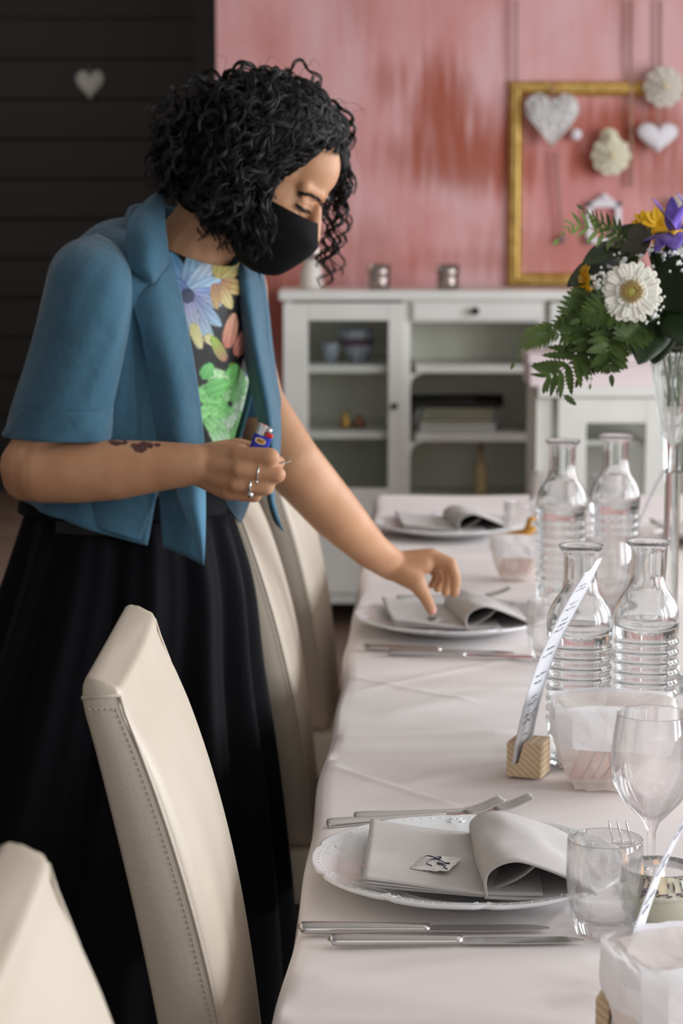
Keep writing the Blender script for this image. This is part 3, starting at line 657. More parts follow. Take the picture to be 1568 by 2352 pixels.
def make_knife():
    root = empty('table_knife', (0,0,0))
    Ph = smoothpath([(-.118,0,.0045),(-.1175,0,.0045),(-.112,0,.0048),(-.07,0,.0045),(-.03,0,.0042),(.0,0,.004)], 24)
    rr = [cr([.0005,.0042,.0076,.0070,.0060,.0053], i/23) for i in range(24)]
    B().tube(Ph, [max(.0004, r_) for r_ in rr], 12, True, .72).obj('handle', MSTEEL, root)
    # blade: upper outline & lower outline
    b = B(); N_ = 30; v = []
    for i in range(N_):
        t = i/(N_-1); x = -.002+.112*t
        top = .0048+.0035*min(1, t*14) if t < .8 else .0083-.008*((t-.8)/.2)**1.7
        bot = -.0048-.002*math.sin(math.pi*min(1, t*1.15)) if t < .87 else -.0050+.0052*((t-.87)/.13)
        for (y, z) in ((top, .0042), (bot, .0030), (bot, .0022), (top, .0022)): v.append((x, y, z))
    f = [(i*4+k, i*4+(k+1) % 4, (i+1)*4+(k+1) % 4, (i+1)*4+k) for i in range(N_-1) for k in range(4)]+[(3,2,1,0), tuple((N_-1)*4+k for k in range(4))]
    b.add(v, f).obj('blade', MSTEEL, root, False); return root
def make_fork(L=.2, sc=1.0):
    root = empty('table_fork', (0,0,0)); h = .0035
    Ph = smoothpath([(-.10,0,.003),(-.099,0,.003),(-.092,0,.0032),(-.05,0,.0035),(0,0,.0045),(.02,0,.0045),(.035,0,.003)], 30)
    rr = [cr([.0006,.0042,.0062,.0045,.0026,.0026,.004], i/29) for i in range(30)]
    B().tube([(p.x*L/.2, p.y, p.z) for p in Ph], [max(.0005, r_) for r_ in rr], 10, True, .5).obj('handle', MSTEEL, root)
    k = L/.2
    rows = [[Vector((x*k, y*wd, z)) for y in (-1,-.4,.4,1)] for x, wd, z in ((.033,.004,.0035),(.041,.0098,.0026),(.052,.0118,.003),(.058,.0118,.0045))]
    v, f = patch(rows, 8, 9); o = mesh('head', v, f, MSTEEL, root); solid(o, .0016)
    for y in (-.0100,-.0034,.0034,.0100)[: (4 if sc > .9 else 3)]:
        yy = y if sc > .9 else {-.0100:-.0095, -.0034:0, .0034:.0095}[y]
        B().tube(smoothpath([(.056*k,yy,.0042),(.075*k,yy,.008),(.092*k,yy*.96,.0145),(.099*k,yy*.95,.018)], 10), [.0018,.0018,.0017,.0017,.0016,.0015,.0014,.0012,.001,.0004], 6, True, .6).obj('tine', MSTEEL, root)
    return root
def make_card(w_=.034, h_=.03, seed=1, ink=True, m=None):
    root = empty('name_card', (0,0,0)); random.seed(seed); P = []
    for k in range(48):
        t = k/48*4; s_ = t % 1; q = int(t)
        x, y = ((-1+2*s_, -1), (1, -1+2*s_), (1-2*s_, 1), (-1, 1-2*s_))[q]
        P.append((x*w_*(1+random.uniform(-.05,.05)), y*h_*(1+random.uniform(-.07,.07)), .0008+.0008*math.sin(x*2+y)))
    v = P+[(0,0,.0008)]; f = [(k, (k+1) % 48, 48) for k in range(48)]
    v = [(x*1.0, y, z) for x, y, z in v]; o = mesh('torn_paper', v, f, MCARD, root); solid(o, .0006)
    if ink:   # handwritten name: looping L then small letters
        b = B(); z = .0023
        def st(pts, r0=.0004):
            r0 *= .62; pts = [(x*.85, y*.95) for x, y in pts]
            q = smoothpath([(x, y, z) for x, y in pts], 26); b.tube(q, [r0*(.5+1.1*abs(math.sin(i/25*math.pi*1.5))) for i in range(26)], 5)
        st([(-.006,.017),(-.001,.019),(.001,.015),(-.007,.008),(-.010,.0),(-.008,-.009),(-.001,-.014)], .0007)
        st([(-.018,.012),(-.016,.018),(-.008,.016),(.004,.006),(.014,-.003),(.016,.0),(.010,-.001)], .0007)
        st([(.0,-.004),(.004,.001),(.003,-.006),(.008,-.001),(.006,-.008),(.011,-.004),(.009,-.011),(.014,-.008),(.013,-.014),(.019,-.020)], .0006)
        b.obj('handwriting', MINK, root)
    return root
MCARD = mat('torn_card_paper', srgb(236,232,232), .8)
plate = make_plate(); nap = make_napkin(); knife = make_knife(); fork = make_fork(); dfork = make_fork(.155, .8); card = make_card(.019, .0225)
for o in (plate, nap, knife, fork, dfork, card): o.hide_render = False
HEAD = math.atan(.034)
PC = [(.125, 2.075), (.176, 3.41), (.222, 4.47)]
PROTO = []
def place(o, x, y, z, rz, lab, cat, group=None, first=False, rx=0, ry=0, name=None):
    c = o if first else copy_tree(o)
    c.location = (x, y, z); c.rotation_euler = (rx, ry, rz)
    c['label'] = lab; c['category'] = cat
    if group: c['group'] = group
    if name: c.name = name
    return c
wh = ['nearest the camera', 'under the reaching hand', 'at the far end of the table']
zt = TZ+.0028
for i, (x, y) in enumerate(PC):
    place(plate, x, y, zt, .1+i, 'white embossed porcelain plate '+wh[i], 'plate', 'plates down the left side', i == 0)
    place(nap, x+(.016 if i == 0 else .012), y-(.004 if i == 0 else 0), zt+.004, (-.05, .06, .05)[i], ('grey pocket-folded napkin on the plate ')+wh[i], 'napkin', 'folded grey napkins', i == 0)
# knives: near side of the plates (diner's right)
kn = []
def fromto(o, a_, b_, z, lab, cat, group, first=False, ln=None):
    c = (a_+b_)/2; d_ = b_-a_; return place(o, c.x, c.y, z, math.atan2(d_.y, d_.x), lab, cat, group, first)
zk = TZ+.003
def kplace(p0, p1, first, lab):
    a_ = ZP(*p0, z=TZ+.004); b_ = ZP(*p1, z=TZ+.004); d_ = (b_-a_).normalized(); c = a_+d_*.118
    return place(knife, c.x, c.y, zk, math.atan2(d_.y, d_.x), lab, 'knife', 'table knives', first)
kplace((690,2140), (1255,2137), True, 'steel knife beside the front plate, the one closer to the plate')
kplace((760,2168), (1330,2165), False, 'steel knife nearest the camera, slightly offset to the right')
kplace((836,1490), (1200,1504), False, 'steel knife close below the plate under the reaching hand')
kplace((889,1502), (1255,1514), False, 'outer steel knife below the plate under the reaching hand')
# forks: far side of the front plate
def fplace(p0, p1, first, lab, z=TZ+.003, tilt=0):
    a_ = ZP(*p0, z=TZ+.004); b_ = ZP(*p1, z=TZ+.004); d_ = (b_-a_).normalized(); c = a_+d_*.1
    return place(fork, c.x, c.y, z, math.atan2(d_.y, d_.x), lab, 'fork', 'table forks', first, 0, 0)
fplace((750,1896), (1180,1864), True, 'fork whose handle shows lower at the front plate')
fplace((812,1880), (1240,1860), False, 'fork whose handle shows higher behind the front plate')
a_ = ZP(1418,1905,TZ+.012); place(dfork, a_.x+.004, a_.y-.078, TZ+.0035, math.pi/2+.06, 'small dessert fork lying between tumbler and wine glass', 'fork', 'table forks', True)
c_ = ZP(1165,1378,TZ+.004); place(fork, c_.x-.09, c_.y+.02, TZ+.003, .12, 'fork mostly hidden behind the middle plate', 'fork', 'table forks')
# cards
pc = ZP(1001,1985,zt+.0275); place(card, pc.x, pc.y, zt+.0275, -.30, 'torn white name card with blue handwriting on the front napkin', 'name card', 'name cards', True, rx=0)
# right hand side settings only just in frame
for i, (x, y, lab) in enumerate(((.80, 4.36, 'plate cropped at the right edge of the far table end'),)):
    place(plate, x, y, zt, 2.2, 'white plate cropped by the right edge of the photo', 'plate', 'plates down the right side')
    place(nap, x-.04, y, zt+.004, .1, 'grey napkin on the plate cropped at the right edge', 'napkin', 'folded grey napkins')

# ================================================================ GLASSWARE
def carafe_prof(wall=.0028):
    o = [(.0001,0),(.033,0),(.0365,.003),(.0378,.008),(.0378,.050)]
    z = .054
    while z < .142:      # rings
        for k in range(6):
            t = k/6; o.append((.0378+.0016*math.cos(2*math.pi*t), z+.0125*t))
        z += .0125
    o += [(.0388,.158),(.0392,.170),(.0384,.179),(.0355,.189),(.0300,.198),(.0245,.205),(.0215,.212),(.0203,.220),(.0200,.232),(.0203,.250),(.0212,.2555),(.0262,.2600),(.0270,.2622),(.0262,.2640)]
    i = [(.0240,.2632),(.0190,.2575),(.0174,.251),(.0172,.232),(.0174,.222),(.0186,.2135),(.0222,.2065),(.0282,.1975),(.0330,.188),(.0358,.179),(.0364,.170),(.0358,.158),(.0350,.142),(.0346,.05),(.0344,.016),(.031,.009),(.0001,.008)]
    return o+i
def make_carafe():
    root = empty('water_carafe', (0,0,0)); B().lathe(carafe_prof(), 64).obj('glass_body', MGLASS, root)
    wp = [(.0001,.0077),(.0313,.0087),(.0347,.0158),(.0349,.05),(.0353,.142),(.0361,.158),(.0365,.166),(.0001,.166)]
    B().lathe(wp, 48).obj('water', MWATER, root); return root
car = make_carafe(); GC = 'ribbed glass water carafes'
first = True
for (px, py, Y, lab) in ((1328,1655,2.55,'ribbed water carafe directly behind the menu strip'), (1480,1655,2.585,'ribbed water carafe right of the menu strip, nearest the vase stem'), (1287,1400,3.50,'far ribbed carafe left of its twin, beyond the menu strip'), (1408,1400,3.58,'far ribbed carafe on the right, in front of a wine glass')):
    p = W(px, py, Y); c = place(car, p.x, Y, TZ+.003, random.random()*6, lab, 'carafe', GC, first); first = False
    if Y > 3: c.scale = (1.06, 1.06, 1.11)
def make_wine():
    root = empty('wine_glass', (0,0,0)); 
    pr = [(.0001,0),(.034,.0),(.0345,.001),(.030,.0028),(.015,.0055),(.006,.010),(.0042,.018),(.0040,.045),(.0046,.060),(.0075,.068),(.016,.077),(.028,.090),(.0375,.106),(.0405,.122),(.0398,.142),(.0372,.162),(.0352,.175),(.0350,.1765),(.0342,.1765),
      (.0342,.175),(.0362,.162),(.0388,.142),(.0395,.122),(.0365,.1065),(.027,.0912),(.015,.0795),(.006,.073),(.0001,.072)]
    B().lathe(pr, 64).obj('glass_body', MTHIN, root); return root
wine = make_wine(); GW = 'stemmed wine glasses'
p = W(1494, 1990, 2.045); place(wine, p.x, 2.045, TZ+.003, 0, 'large wine glass nearest the camera, in front of the paper bag', 'wine glass', GW, True)
for px, Y, lab in ((1262,4.06,'far wine glass showing left behind a carafe'), (1397,4.0,'far wine glass rising behind the right far carafe'), (1400,3.2,'wine glass between the near and far carafes')):
    q = W(px, 1300, Y); place(wine, q.x, Y, TZ+.003, 0, lab, 'wine glass', GW)
def make_tumbler():
    root = empty('tumbler', (0,0,0))
    pr = [(.0001,0),(.0235,0),(.0255,.0015),(.0285,.012),(.0322,.028),(.0345,.045),(.0352,.060),(.0348,.078),(.0343,.0885),(.0336,.0895),(.0331,.0885),(.0336,.078),(.034,.060),(.0333,.045),(.031,.030),(.0275,.0195),(.022,.0145),(.0001,.0125)]
    B().lathe(pr, 64).obj('glass_body', MTHIN, root); return root
tum = make_tumbler(); p = ZP(1386, 2143, TZ+.003)
place(tum, p.x, p.y, TZ+.003, 0, 'empty water tumbler at the right rim of the front plate', 'glass', 'water tumblers', True)
for px, py, Y, lab in ((1263,1400,3.16,'tumbler at the right of the middle plate'), (1196,1200,4.3,'tumbler beside the farthest plate'), (1488,1200,3.95,'tumbler right of the far carafes')):
    q = W(px, py, Y); place(tum, q.x, Y, TZ+.003, 0, lab, 'glass', 'water tumblers')
# trumpet vase
MVASE = glassmat('crystal', (.98,1,.995,1), 0, .15, 1.5)
pv = W(1540, 1300, 2.98)
vs = empty('trumpet_vase', (pv.x, 2.98, TZ+.003), 'tall crystal trumpet vase holding up the flowers', 'vase')
def flute(r, z, a):
    if z > .32: k = (z-.32)/.14; return r*(1+.035*min(1,k)*abs(math.cos(a*3))), z
    return r, z
vp = [(.0001,0),(.05,0),(.052,.004),(.03,.012),(.016,.022),(.0115,.04),(.0108,.10),(.0106,.2),(.0108,.30),(.0122,.33),(.017,.36),(.0235,.395),(.029,.43),(.0335,.462),(.0345,.463),(.0318,.462),(.027,.43),(.021,.395),(.014,.365),(.007,.345),(.0001,.338)]
B().lathe(vp, 48, (0,0,0), flute).obj('body', MVASE, vs)
for k in range(6):
    a_ = k*math.pi/3+.3; b = B().tube(smoothpath([(math.cos(a_)*r_*1.03, math.sin(a_)*r_*1.03, z) for r_, z in ((.0112,.30),(.0128,.335),(.0175,.362),(.024,.396),(.0295,.43),(.0335,.455))], 16), .0021, 6); b.obj('flute_rib', MVASE, vs)
# candle in round glass
pk_ = ZP(1512, 2128, TZ+.003); cd = empty('candle_glass', (pk_.x, pk_.y, TZ+.003), 'low glass with cream lavender wax and a lit flame', 'candle')
B().lathe([(.0001,0),(.022,0),(.026,.003),(.034,.016),(.0365,.030),(.0365,.042),(.0345,.057),(.0335,.0575),(.0328,.0565),(.0348,.042),(.0348,.030),(.0325,.018),(.025,.0075),(.0001,.006)], 56).obj('glass', MGLASS, cd)
B().lathe([(.0001,.0063),(.0247,.0079),(.0322,.0183),(.0345,.0302),(.0345,.034),(.0001,.0335)], 48).obj('wax', mat('cream_wax', srgb(232,228,205), .45, sss=.3), cd)
b = B(); random.seed(5)
for k in range(36): 
    x, y = random.uniform(-.02,.024), random.uniform(-.022,-.004); b.ell((x, y, .0347+random.random()*.001), ((.0022,0,0),(0,.0011,0),(0,0,.0009)), 7, 5)
b.obj('lavender_buds', mat('lavender', srgb(96,78,96), .8), cd)
B().tube([(.0,.004,.033),(.0005,.004,.041),(.002,.004,.044)], .0007, 5).obj('wick', mat('wick', srgb(30,26,24), .9), cd)
B().lathe([(.0001,.044),(.0018,.046),(.0024,.049),(.0016,.053),(.0001,.058)], 12, (.003,.004,0)).obj('flame', mat('flame', srgb(255,190,110), .5, emit=(srgb(255,176,90), 9)), cd)
# ================================================================ MENU STRIPS IN PINE BLOCKS
def make_holder():
    root = empty('wood_card_block', (0,0,0))
    b = B(); s_ = .0205; d_ = .022
    b.prism([(-s_,0),(s_,0),(s_,.041),(-s_+.0205,.041),(-s_+.0135,.016),(-s_+.0105,.016),(-s_+.0110,.041),(-s_,.041)], -d_, d_)
    o = b.obj('block', MPINE, root, False); bevel(o, .0008, 2); return root
holder = make_holder()
def make_menu(marks):
    root = empty('menu_strip', (0,0,0)); Wd = .032
    prof = [(0,0),(.004,.03),(.014,.075),(.030,.125),(.050,.170),(.068,.205),(.084,.232)]
    rows = [[Vector((x+.004*(y/Wd)*.2, y, z+(.008 if (y > 0 and i == 6) else 0))) for y in (-Wd, -Wd/3, Wd/3, Wd)] for i, (x, z) in enumerate(prof)]
    v, f = patch(rows, 40, 6); o = mesh('paper', v, f, MPAPER, root); solid(o, .0004)
    def at(t, y): q = cr([Vector((x, 0, z)) for x, z in prof], t); q2 = cr([Vector((x, 0, z)) for x, z in prof], t+.01); tn = (q2-q).normalized(); n_ = Vector((-tn.z, 0, tn.x)); return Vector((q.x+.0008*y/Wd, y, q.z))-n_*.0005
    if marks:
        b = B(); random.seed(11)
        def word(t, y0, y1, h, r_, seg=9):
            pts = [at(t+h*random.uniform(-1,1), y0+(y1-y0)*i/seg) for i in range(seg+1)]
            b.tube(smoothpath(pts, seg*4), r_, 4)
        def line(*a_): 
            nonlocal b
            b = B(); word(*a_); b.obj('text_line', MINK, root)
        for t, w_ in ((.17,.006),(.24,.020),(.27,.022),(.31,.019),(.34,.010)): line(t, -w_+.001, w_, .010 if .2 < t < .33 else .004, .00036, 9)
        for t, w_ in ((.40,.016),(.43,.02),(.51,.02),(.54,.016),(.62,.02),(.645,.018),(.67,.012),(.73,.02),(.76,.014),(.85,.021),(.88,.016)): line(t, -w_, w_*random.uniform(.6,1), .005, .00028, 18)
    return root
menu = make_menu(True)
def ph(px, py, rz, lab, lab2, first, dx=0):
    p = ZP(px, py, TZ+.003); place(holder, p.x, p.y, TZ+.003, rz, lab, 'card holder', 'pine card holders', first)
    c, s_ = math.cos(rz), math.sin(rz); lx = -.0085; place(menu, p.x+c*lx, p.y+s_*lx, TZ+.0195, rz-.04, lab2, 'menu', 'curved menu strips', first)
ph(1213, 1776, -.36, 'small pine block with slot on the cloth left of the paper bag', 'curved white menu strip with handwriting standing in front of the carafes', True)
q = W(1425, 2300, 1.66); place(holder, q.x+.004, 1.655, TZ+.003, -.32, 'pine block cropped at the bottom right corner', 'card holder', 'pine card holders')
place(menu, q.x-.002, 1.655, TZ+.0195, -.32, 'menu strip rising behind the blurred bag at the bottom right', 'menu', 'curved menu strips')
q = W(1455, 1200, 3.75); place(holder, q.x, 3.78, TZ+.003, -.1, 'pine block behind the far carafes', 'card holder', 'pine card holders')
place(menu, q.x-.008, 3.78, TZ+.0195, -.1, 'shaded menu strip leaning beside the vase stem in the background', 'menu', 'curved menu strips')
# ================================================================ PAPER BREAD BAGS
MBREAD = mat('bread', srgb(214,140,104), .8, var=(90, srgb(190,128,104), (1,1,1)), bump=(200, .5, .003)); MCRUST = mat('bread_crust', srgb(176,112,76), .8)
def sq(r, n, k=5.5, ph_=0):
    out = []
    for i in range(n):
        a_ = 2*math.pi*i/n+ph_; c, s_ = math.cos(a_), math.sin(a_); e = (abs(c)**k+abs(s_)**k)**(-1/k); out.append((r*c*e, r*s_*e))
    return out
def make_bag(seed=2):
    root = empty('bread_bag', (0,0,0)); n = 26; random.seed(seed)
    def shell(levels):
        v = []; 
        for li, (r, z) in enumerate(levels):
            for i, (x, y) in enumerate(sq(r, n)):
                wob = random.uniform(-.0016,.0016)+.0016*math.sin(i*1.7+li*2)
                v.append((x*1.12+wob, y*.82+wob, z+.0016*math.sin(i*1.1+li)))
        f = [(l*n+i, l*n+(i+1) % n, (l+1)*n+(i+1) % n, (l+1)*n+i) for l in range(len(levels)-1) for i in range(n)]; return v, f
    v, f = shell([(.036,.001),(.040,.003),(.046,.016),(.0535,.035),(.0580,.052),(.0600,.075),(.0590,.098),(.052,.101),(.038,.096),(.020,.091),(.004,.089)]); f.append(tuple(range(n))[::-1])
    v = [(x, y, max(z, .0006)) for x, y, z in v]
    o = flatshade(mesh('bag_body', v, f, MVELL2, root))
    v, f = shell([(.0595,.103),(.0625,.102),(.0640,.085),(.0632,.066),(.0600,.0515)]); v = [(x, y, z+(.008*(x/.06)*-.6 if z < .06 else 0)) for x, y, z in v]
    o = flatshade(mesh('folded_cuff', v, f, MVELL, root))
    for k in range(6):
        x = -.030+.012*k; b = B(); P = [(y*.028, z) for y, z in sq(1, 28, 2.4)]; v = []; 
        for dx in (-.0045, .0045): v += [(x+dx+z*.014, y, .038+z*.030) for y, z in P]
        b.add(v, [tuple(range(28)), tuple(range(28, 56))[::-1]]+[(i, 28+i, 28+(i+1) % 28, (i+1) % 28) for i in range(28)]); b.obj('bread_slice', MBREAD, root, False)
    return root
bag = make_bag(); p = ZP(1402, 1800, TZ+.003)
place(bag, p.x, p.y-.008, TZ+.003, -.06, 'translucent waxed paper bag of bread behind the front wine glass', 'bread bag', 'paper bread bags', True)
q = W(1580, 2300, 1.60); place(bag, q.x+.008, 1.59, TZ+.003, .25, 'blurred waxed paper bag cropped at the bottom right', 'bread bag', 'paper bread bags')
q = W(1192, 1300, 3.86); c = place(bag, q.x, 3.9, TZ+.003, .1, 'waxed paper bag with orange crisps beside the far carafe', 'bread bag', 'paper bread bags')
c.scale = (.68, .68, .82)
b = B(); zz = .104
b.tube(smoothpath([(-.03,-.01,.0),(-.01,-.015,.004),(.012,-.012,.006),(.03,0,.018)], 12), .006, 8, True, .35); b.tube(smoothpath([(.0,.01,.0),(.016,.006,.012),(.022,.004,.032),(.03,.01,.034)], 12), .007, 8, True, .4)
b.tube(smoothpath([(-.02,.01,-.005),(-.01,.012,.004),(.01,.014,.008)], 8), .006, 8, True, .4)
o = b.obj('orange_crisps', mat('orange_crisp', srgb(206,150,66), .6)); o.location = (q.x, 3.9, TZ+.003+.075); tag(o, 'orange crisps sticking out of the far paper bag', 'crisps')
tag(B().sph((0,0,0), .0115, 20, 12).obj('glass_ball', MGLASS), 'clear little glass ball behind the bottom right pine block', 'glass ball').location = ZP(1447, 2235, TZ+.0145)
# paperclip-like glass coaster glimpse at the left of the front napkin
o = B().lathe([(.0001,0),(.026,0),(.030,.002),(.031,.005),(.028,.0055),(.0001,.004)], 48, (0,0,0), lambda r, z, a: (r*(1+.02*math.cos(a*24)), z)).obj('glass_dish', MTHIN); p = ZP(862, 1992, TZ+.02)
o.location = (p.x, p.y, TZ+.0098); tag(o, 'small cut glass dish peeping out left of the front napkin', 'dish')
# ================================================================ WOMAN
wo = empty('person', (-.29, 2.97, 0), 'person with curly dark hair and black mask in a teal jacket reaching over the table', 'person')
FV = Vector((.82,-.572,0)).normalized(); SV = Vector((.572,.82,0)).normalized(); ZV = Vector((0,0,1))
# ---- head frame
XL = Vector((.82,-.18,-.543)).normalized(); ZL = (Vector((.55,0,.835))-XL*Vector((.55,0,.835)).dot(XL)).normalized(); YL = ZL.cross(XL).normalized()
NAS = W(735, 480, 2.965); HS = .91; HC = NAS-XL*.098*HS
def HL(x, y, z): return HC+(XL*x+YL*y+ZL*z)*HS
b = B()
def hell(c, r): b.ell(HL(*c), (XL*r[0]*HS, YL*r[1]*HS, ZL*r[2]*HS), 28, 16)
hell((-.012,0,.035), (.096,.076,.086)); hell((.030,0,-.030), (.060,.060,.085)); hell((.040,0,.040), (.056,.058,.055))
hell((.045,0,-.080), (.040,.044,.036)); hell((.070,0,-.106), (.020,.020,.016))
b.cone(HL(.094,0,-.002), .0068, HL(.113,0,-.042), .0105)
b.sph(HL(.108,.009,-.046), .007); b.sph(HL(.108,-.009,-.046), .007)
for s_ in (-1, 1):
    b.cone(HL(.086,s_*.014,.016), .010, HL(.070,s_*.044,.014), .009)
    hell((.066, s_*.040, -.038), (.022,.019,.018)); b.sph(HL(.0725,s_*.031,-.011), .0130)
    b.cone(HL(.0835, s_*.022, -.001), .0042, HL(.076, s_*.042, -.001), .004)
    hell((-.005, s_*.075, -.02), (.016,.008,.03))
b.cone(HL(.098,0,-.072), .008, HL(.096,0,-.084), .009)
# neck
n0 = W(405, 625, 2.995); n1 = W(515, 470, 2.99)
b.cone(n0, .060, (n0+n1)/2, .052); b.cone((n0+n1)/2, .052, n1, .05)
b.cone(n0+Vector((.012,0,-.01)), .055, Vector((-.25,3.0,1.28)), .08)
# torso
def tell(c, a, f_, z): b.ell(c, (SV*a, FV*f_, ZV*z), 28, 16)
tell((-.26,3.0,1.20), .138, .092, .15); tell((-.285,2.985,1.05), .120, .088, .15); tell((-.29,2.965,.90), .120, .095, .12)
sn = Vector((-.335,2.88,1.295)); sf = Vector((-.150,3.145,1.300))
b.cone(sn, .048, (-.235,3.0,1.33), .05); b.cone(sf, .044, (-.235,3.0,1.33), .05)
# legs
for sg in (-1, 1):
    h0 = Vector((-.29,2.96,.86))+SV*(.065*sg); k0 = h0+Vector((.01,0,-.42)); a0 = k0+Vector((-.01,0,-.39))
    b.cone(h0, .07, k0, .052); b.cone(k0, .055, a0, .034); b.cone(a0+Vector((0,0,-.02)), .034, a0+FV*.13+Vector((0,0,-.035)), .024)
# near arm
el = W(78, 1078, 2.80); wr = W(458, 1068, 2.745)
um = W(166,840,2.815); b.cone(sn, .045, um, .042); b.cone(um, .042, el, .041)
e2 = W(70, 1072, 2.795); b.sph(e2, .0405); b.sph(W(60,1095,2.80), .032)
pts = [W(95,1080,2.79), W(180,1082,2.78), W(270,1079,2.77), W(360,1071,2.76), W(458,1066,2.745)]; rr = [.0425,.0415,.0385,.0325,.0258]
for i in range(4): b.cone(pts[i], rr[i], pts[i+1], rr[i+1], 24)
# near hand (fist, back of the hand to the camera)
kn_ = [W(548,1046,2.716), W(550,1080,2.705), W(541,1112,2.708), W(524,1131,2.722)]   # knuckles
base_ = [W(470,1052,2.742), W(466,1066,2.738), W(466,1080,2.738), W(470,1092,2.742)]
for k in range(4): b.cone(base_[k]+Vector((0,.006,0)), .0185, kn_[k]+Vector((0,.008,0)), (.0150,.0140,.0130,.0120)[k])
b.cone(base_[1]+Vector((0,.012,0)), .02, kn_[1]+Vector((-.005,.024,0)), .017); b.cone(base_[2]+Vector((0,.012,0)), .02, kn_[2]+Vector((-.005,.024,0)), .015)
FING = [ # pip, dip, tip, radii
 (W(620,1050,2.700), W(622,1060,2.728), W(585,1062,2.745), (.0115,.0122,.010,.0085)),
 (W(636,1090,2.700), W(634,1094,2.728), W(598,1094,2.745), (.0112,.0112,.0098,.0085)),
 (W(612,1120,2.704), W(610,1121,2.730), W(578,1118,2.745), (.0105,.0100,.0090,.008)),
 (W(585,1139,2.716), W(580,1139,2.738), W(556,1134,2.748), (.0095,.0088,.0080,.007))]
for k, (p_, d_, t_, r_) in enumerate(FING):
    b.cone(kn_[k], r_[0], p_, r_[1], 16); b.cone(p_, r_[1], d_, r_[2], 16); b.cone(d_, r_[2], t_, r_[3], 16)
# thumb: leaves the upper side of the palm, crosses behind the fingers and pinches the card
th0 = W(482,1042,2.752); th1 = W(545,1030,2.762); th2 = W(600,1040,2.752); th3 = W(640,1062,2.733)
b.cone(th0, .015, th1, .0138); b.cone(th1, .0135, th2, .0112); b.cone(th2, .0112, th3, .0085)
# far arm
A = [sf, W(556,800,3.14), W(586,925,3.13), W(664,1058,3.12), W(770,1180,3.17), W(850,1262,3.225), W(902,1299,3.26)]
rr = [.044,.042,.041,.044,.0385,.0285,.0242]
for i in range(6): b.cone(A[i], rr[i], A[i+1], rr[i+1], 24)
# far hand (palm down, thumb towards the camera)
wr2 = A[-1]; K = [W(990,1277,3.258), W(995,1284,3.282), W(990,1292,3.304), W(981,1300,3.322)]
for k in range(4): b.cone(wr2.lerp(K[k], .15)+Vector((0,.004*k,0)), .0205-.001*k, K[k], (.0125,.0125,.0115,.0105)[k], 16)
F2 = [(W(1034,1294,3.250), W(1046,1330,3.245), W(1043,1364,3.243), (.0115,.0098,.0088,.0072)),
      (W(1030,1302,3.285), W(1032,1336,3.282), W(1022,1360,3.280), (.0112,.0096,.0086,.0072)),
      (W(1018,1312,3.315), W(1018,1336,3.315), W(1004,1352,3.312), (.0105,.009,.008,.007)),
      (W(1002,1314,3.335), W(1001,1334,3.336), W(990,1344,3.332), (.0095,.008,.0072,.006))]
for k, (p_, d_, t_, r_) in enumerate(F2):
    b.cone(K[k], r_[0], p_, r_[1], 16); b.cone(p_, r_[1], d_, r_[2], 16); b.cone(d_, r_[2], t_, r_[3], 16)
t0 = W(918,1312,3.248); t1 = W(955,1337,3.235); t2 = W(978,1374,3.230); t3 = W(991,1401,3.228)
b.cone(t0, .0195, t1, .0150); b.cone(t1, .0145, t2, .0098); b.cone(t2, .0098, t3, .0084)
b.cone(t0, .018, K[0].lerp(t1, .4), .012)
me = remesh(b, .0028, 5, .5)
body = attach('body', me, MSKIN, wo)
# nails
def nail(p, d, n_, L, w_, nm='fingernail'):
    d = d.normalized(); n_ = (n_-d*n_.dot(d)).normalized(); s_ = d.cross(n_); B().ell(p, (d*L, s_*w_, n_*.0018), 12, 6).obj(nm, MNAIL, wo, True, True)
MNAIL = mat('nail', srgb(214,150,140), .25)
nail(t3+Vector((.001,-.0062,.0)), t3-t2, Vector((.2,-1,.1)), .0065, .005)
nail(F2[0][2]+Vector((.0055,-.001,.002)), F2[0][2]-F2[0][1], Vector((1,-.2,.1)), .005, .004)
# tattoo on the forearm: small irregular marks lying on the skin
MTAT = mat('tattoo_ink', srgb(104,66,58), .6, var=(300, srgb(78,50,48), (1,1,1)))
bt_ = bpy.data.objects['body']; tb_ = B(); dgv = None
from mathutils.bvhtree import BVHTree
bvh = BVHTree.FromPolygons([wo.location+v.co for v in me.vertices], [p.vertices[:] for p in me.polygons])
def onskin(px, py):
    d = ray(px, py).normalized(); h = bvh.ray_cast(Vector((0,0,CAMH)), d)
    return h[0], h[1]
def inkblob(P_, r_):
    v = []; 
    for (x, y) in P_:
        h, n_ = onskin(x, y)
        if h is None: return
        v.append(h+n_*.0005)
    c = sum(v, Vector())/len(v); hc, nc = onskin(sum(p[0] for p in P_)/len(P_), sum(p[1] for p in P_)/len(P_))
    if hc is not None: c = hc+nc*.0006
    tb_.add(v+[c], [(k, (k+1) % len(v), len(v)) for k in range(len(v))])
random.seed(4)
for (x, y, rx, ry) in ((322,1030,19,11),(330,1022,14,8),(344,1024,9,7),(362,1022,8,5),(308,1024,8,6),(268,1019,14,5),(258,1014,9,4),(286,1017,7,5),(225,1009,12,3)):
    inkblob([(x+rx*math.cos(a_)*(.75+.35*random.random()), y+ry*math.sin(a_)*(.75+.35*random.random())) for a_ in [2*math.pi*k/14 for k in range(14)]], 0)
tb_.obj('tattoo', MTAT, wo, True, True)
# ---- eyes, lashes, brows
MLASH = mat('lash', srgb(14,11,10), .6)
for s_ in (-1, 1): B().sph(HL(.0700, s_*.031, -.0125), .0118, 18, 12).obj('eyeball', mat('eye_white', srgb(214,206,198), .25), wo, True, True)
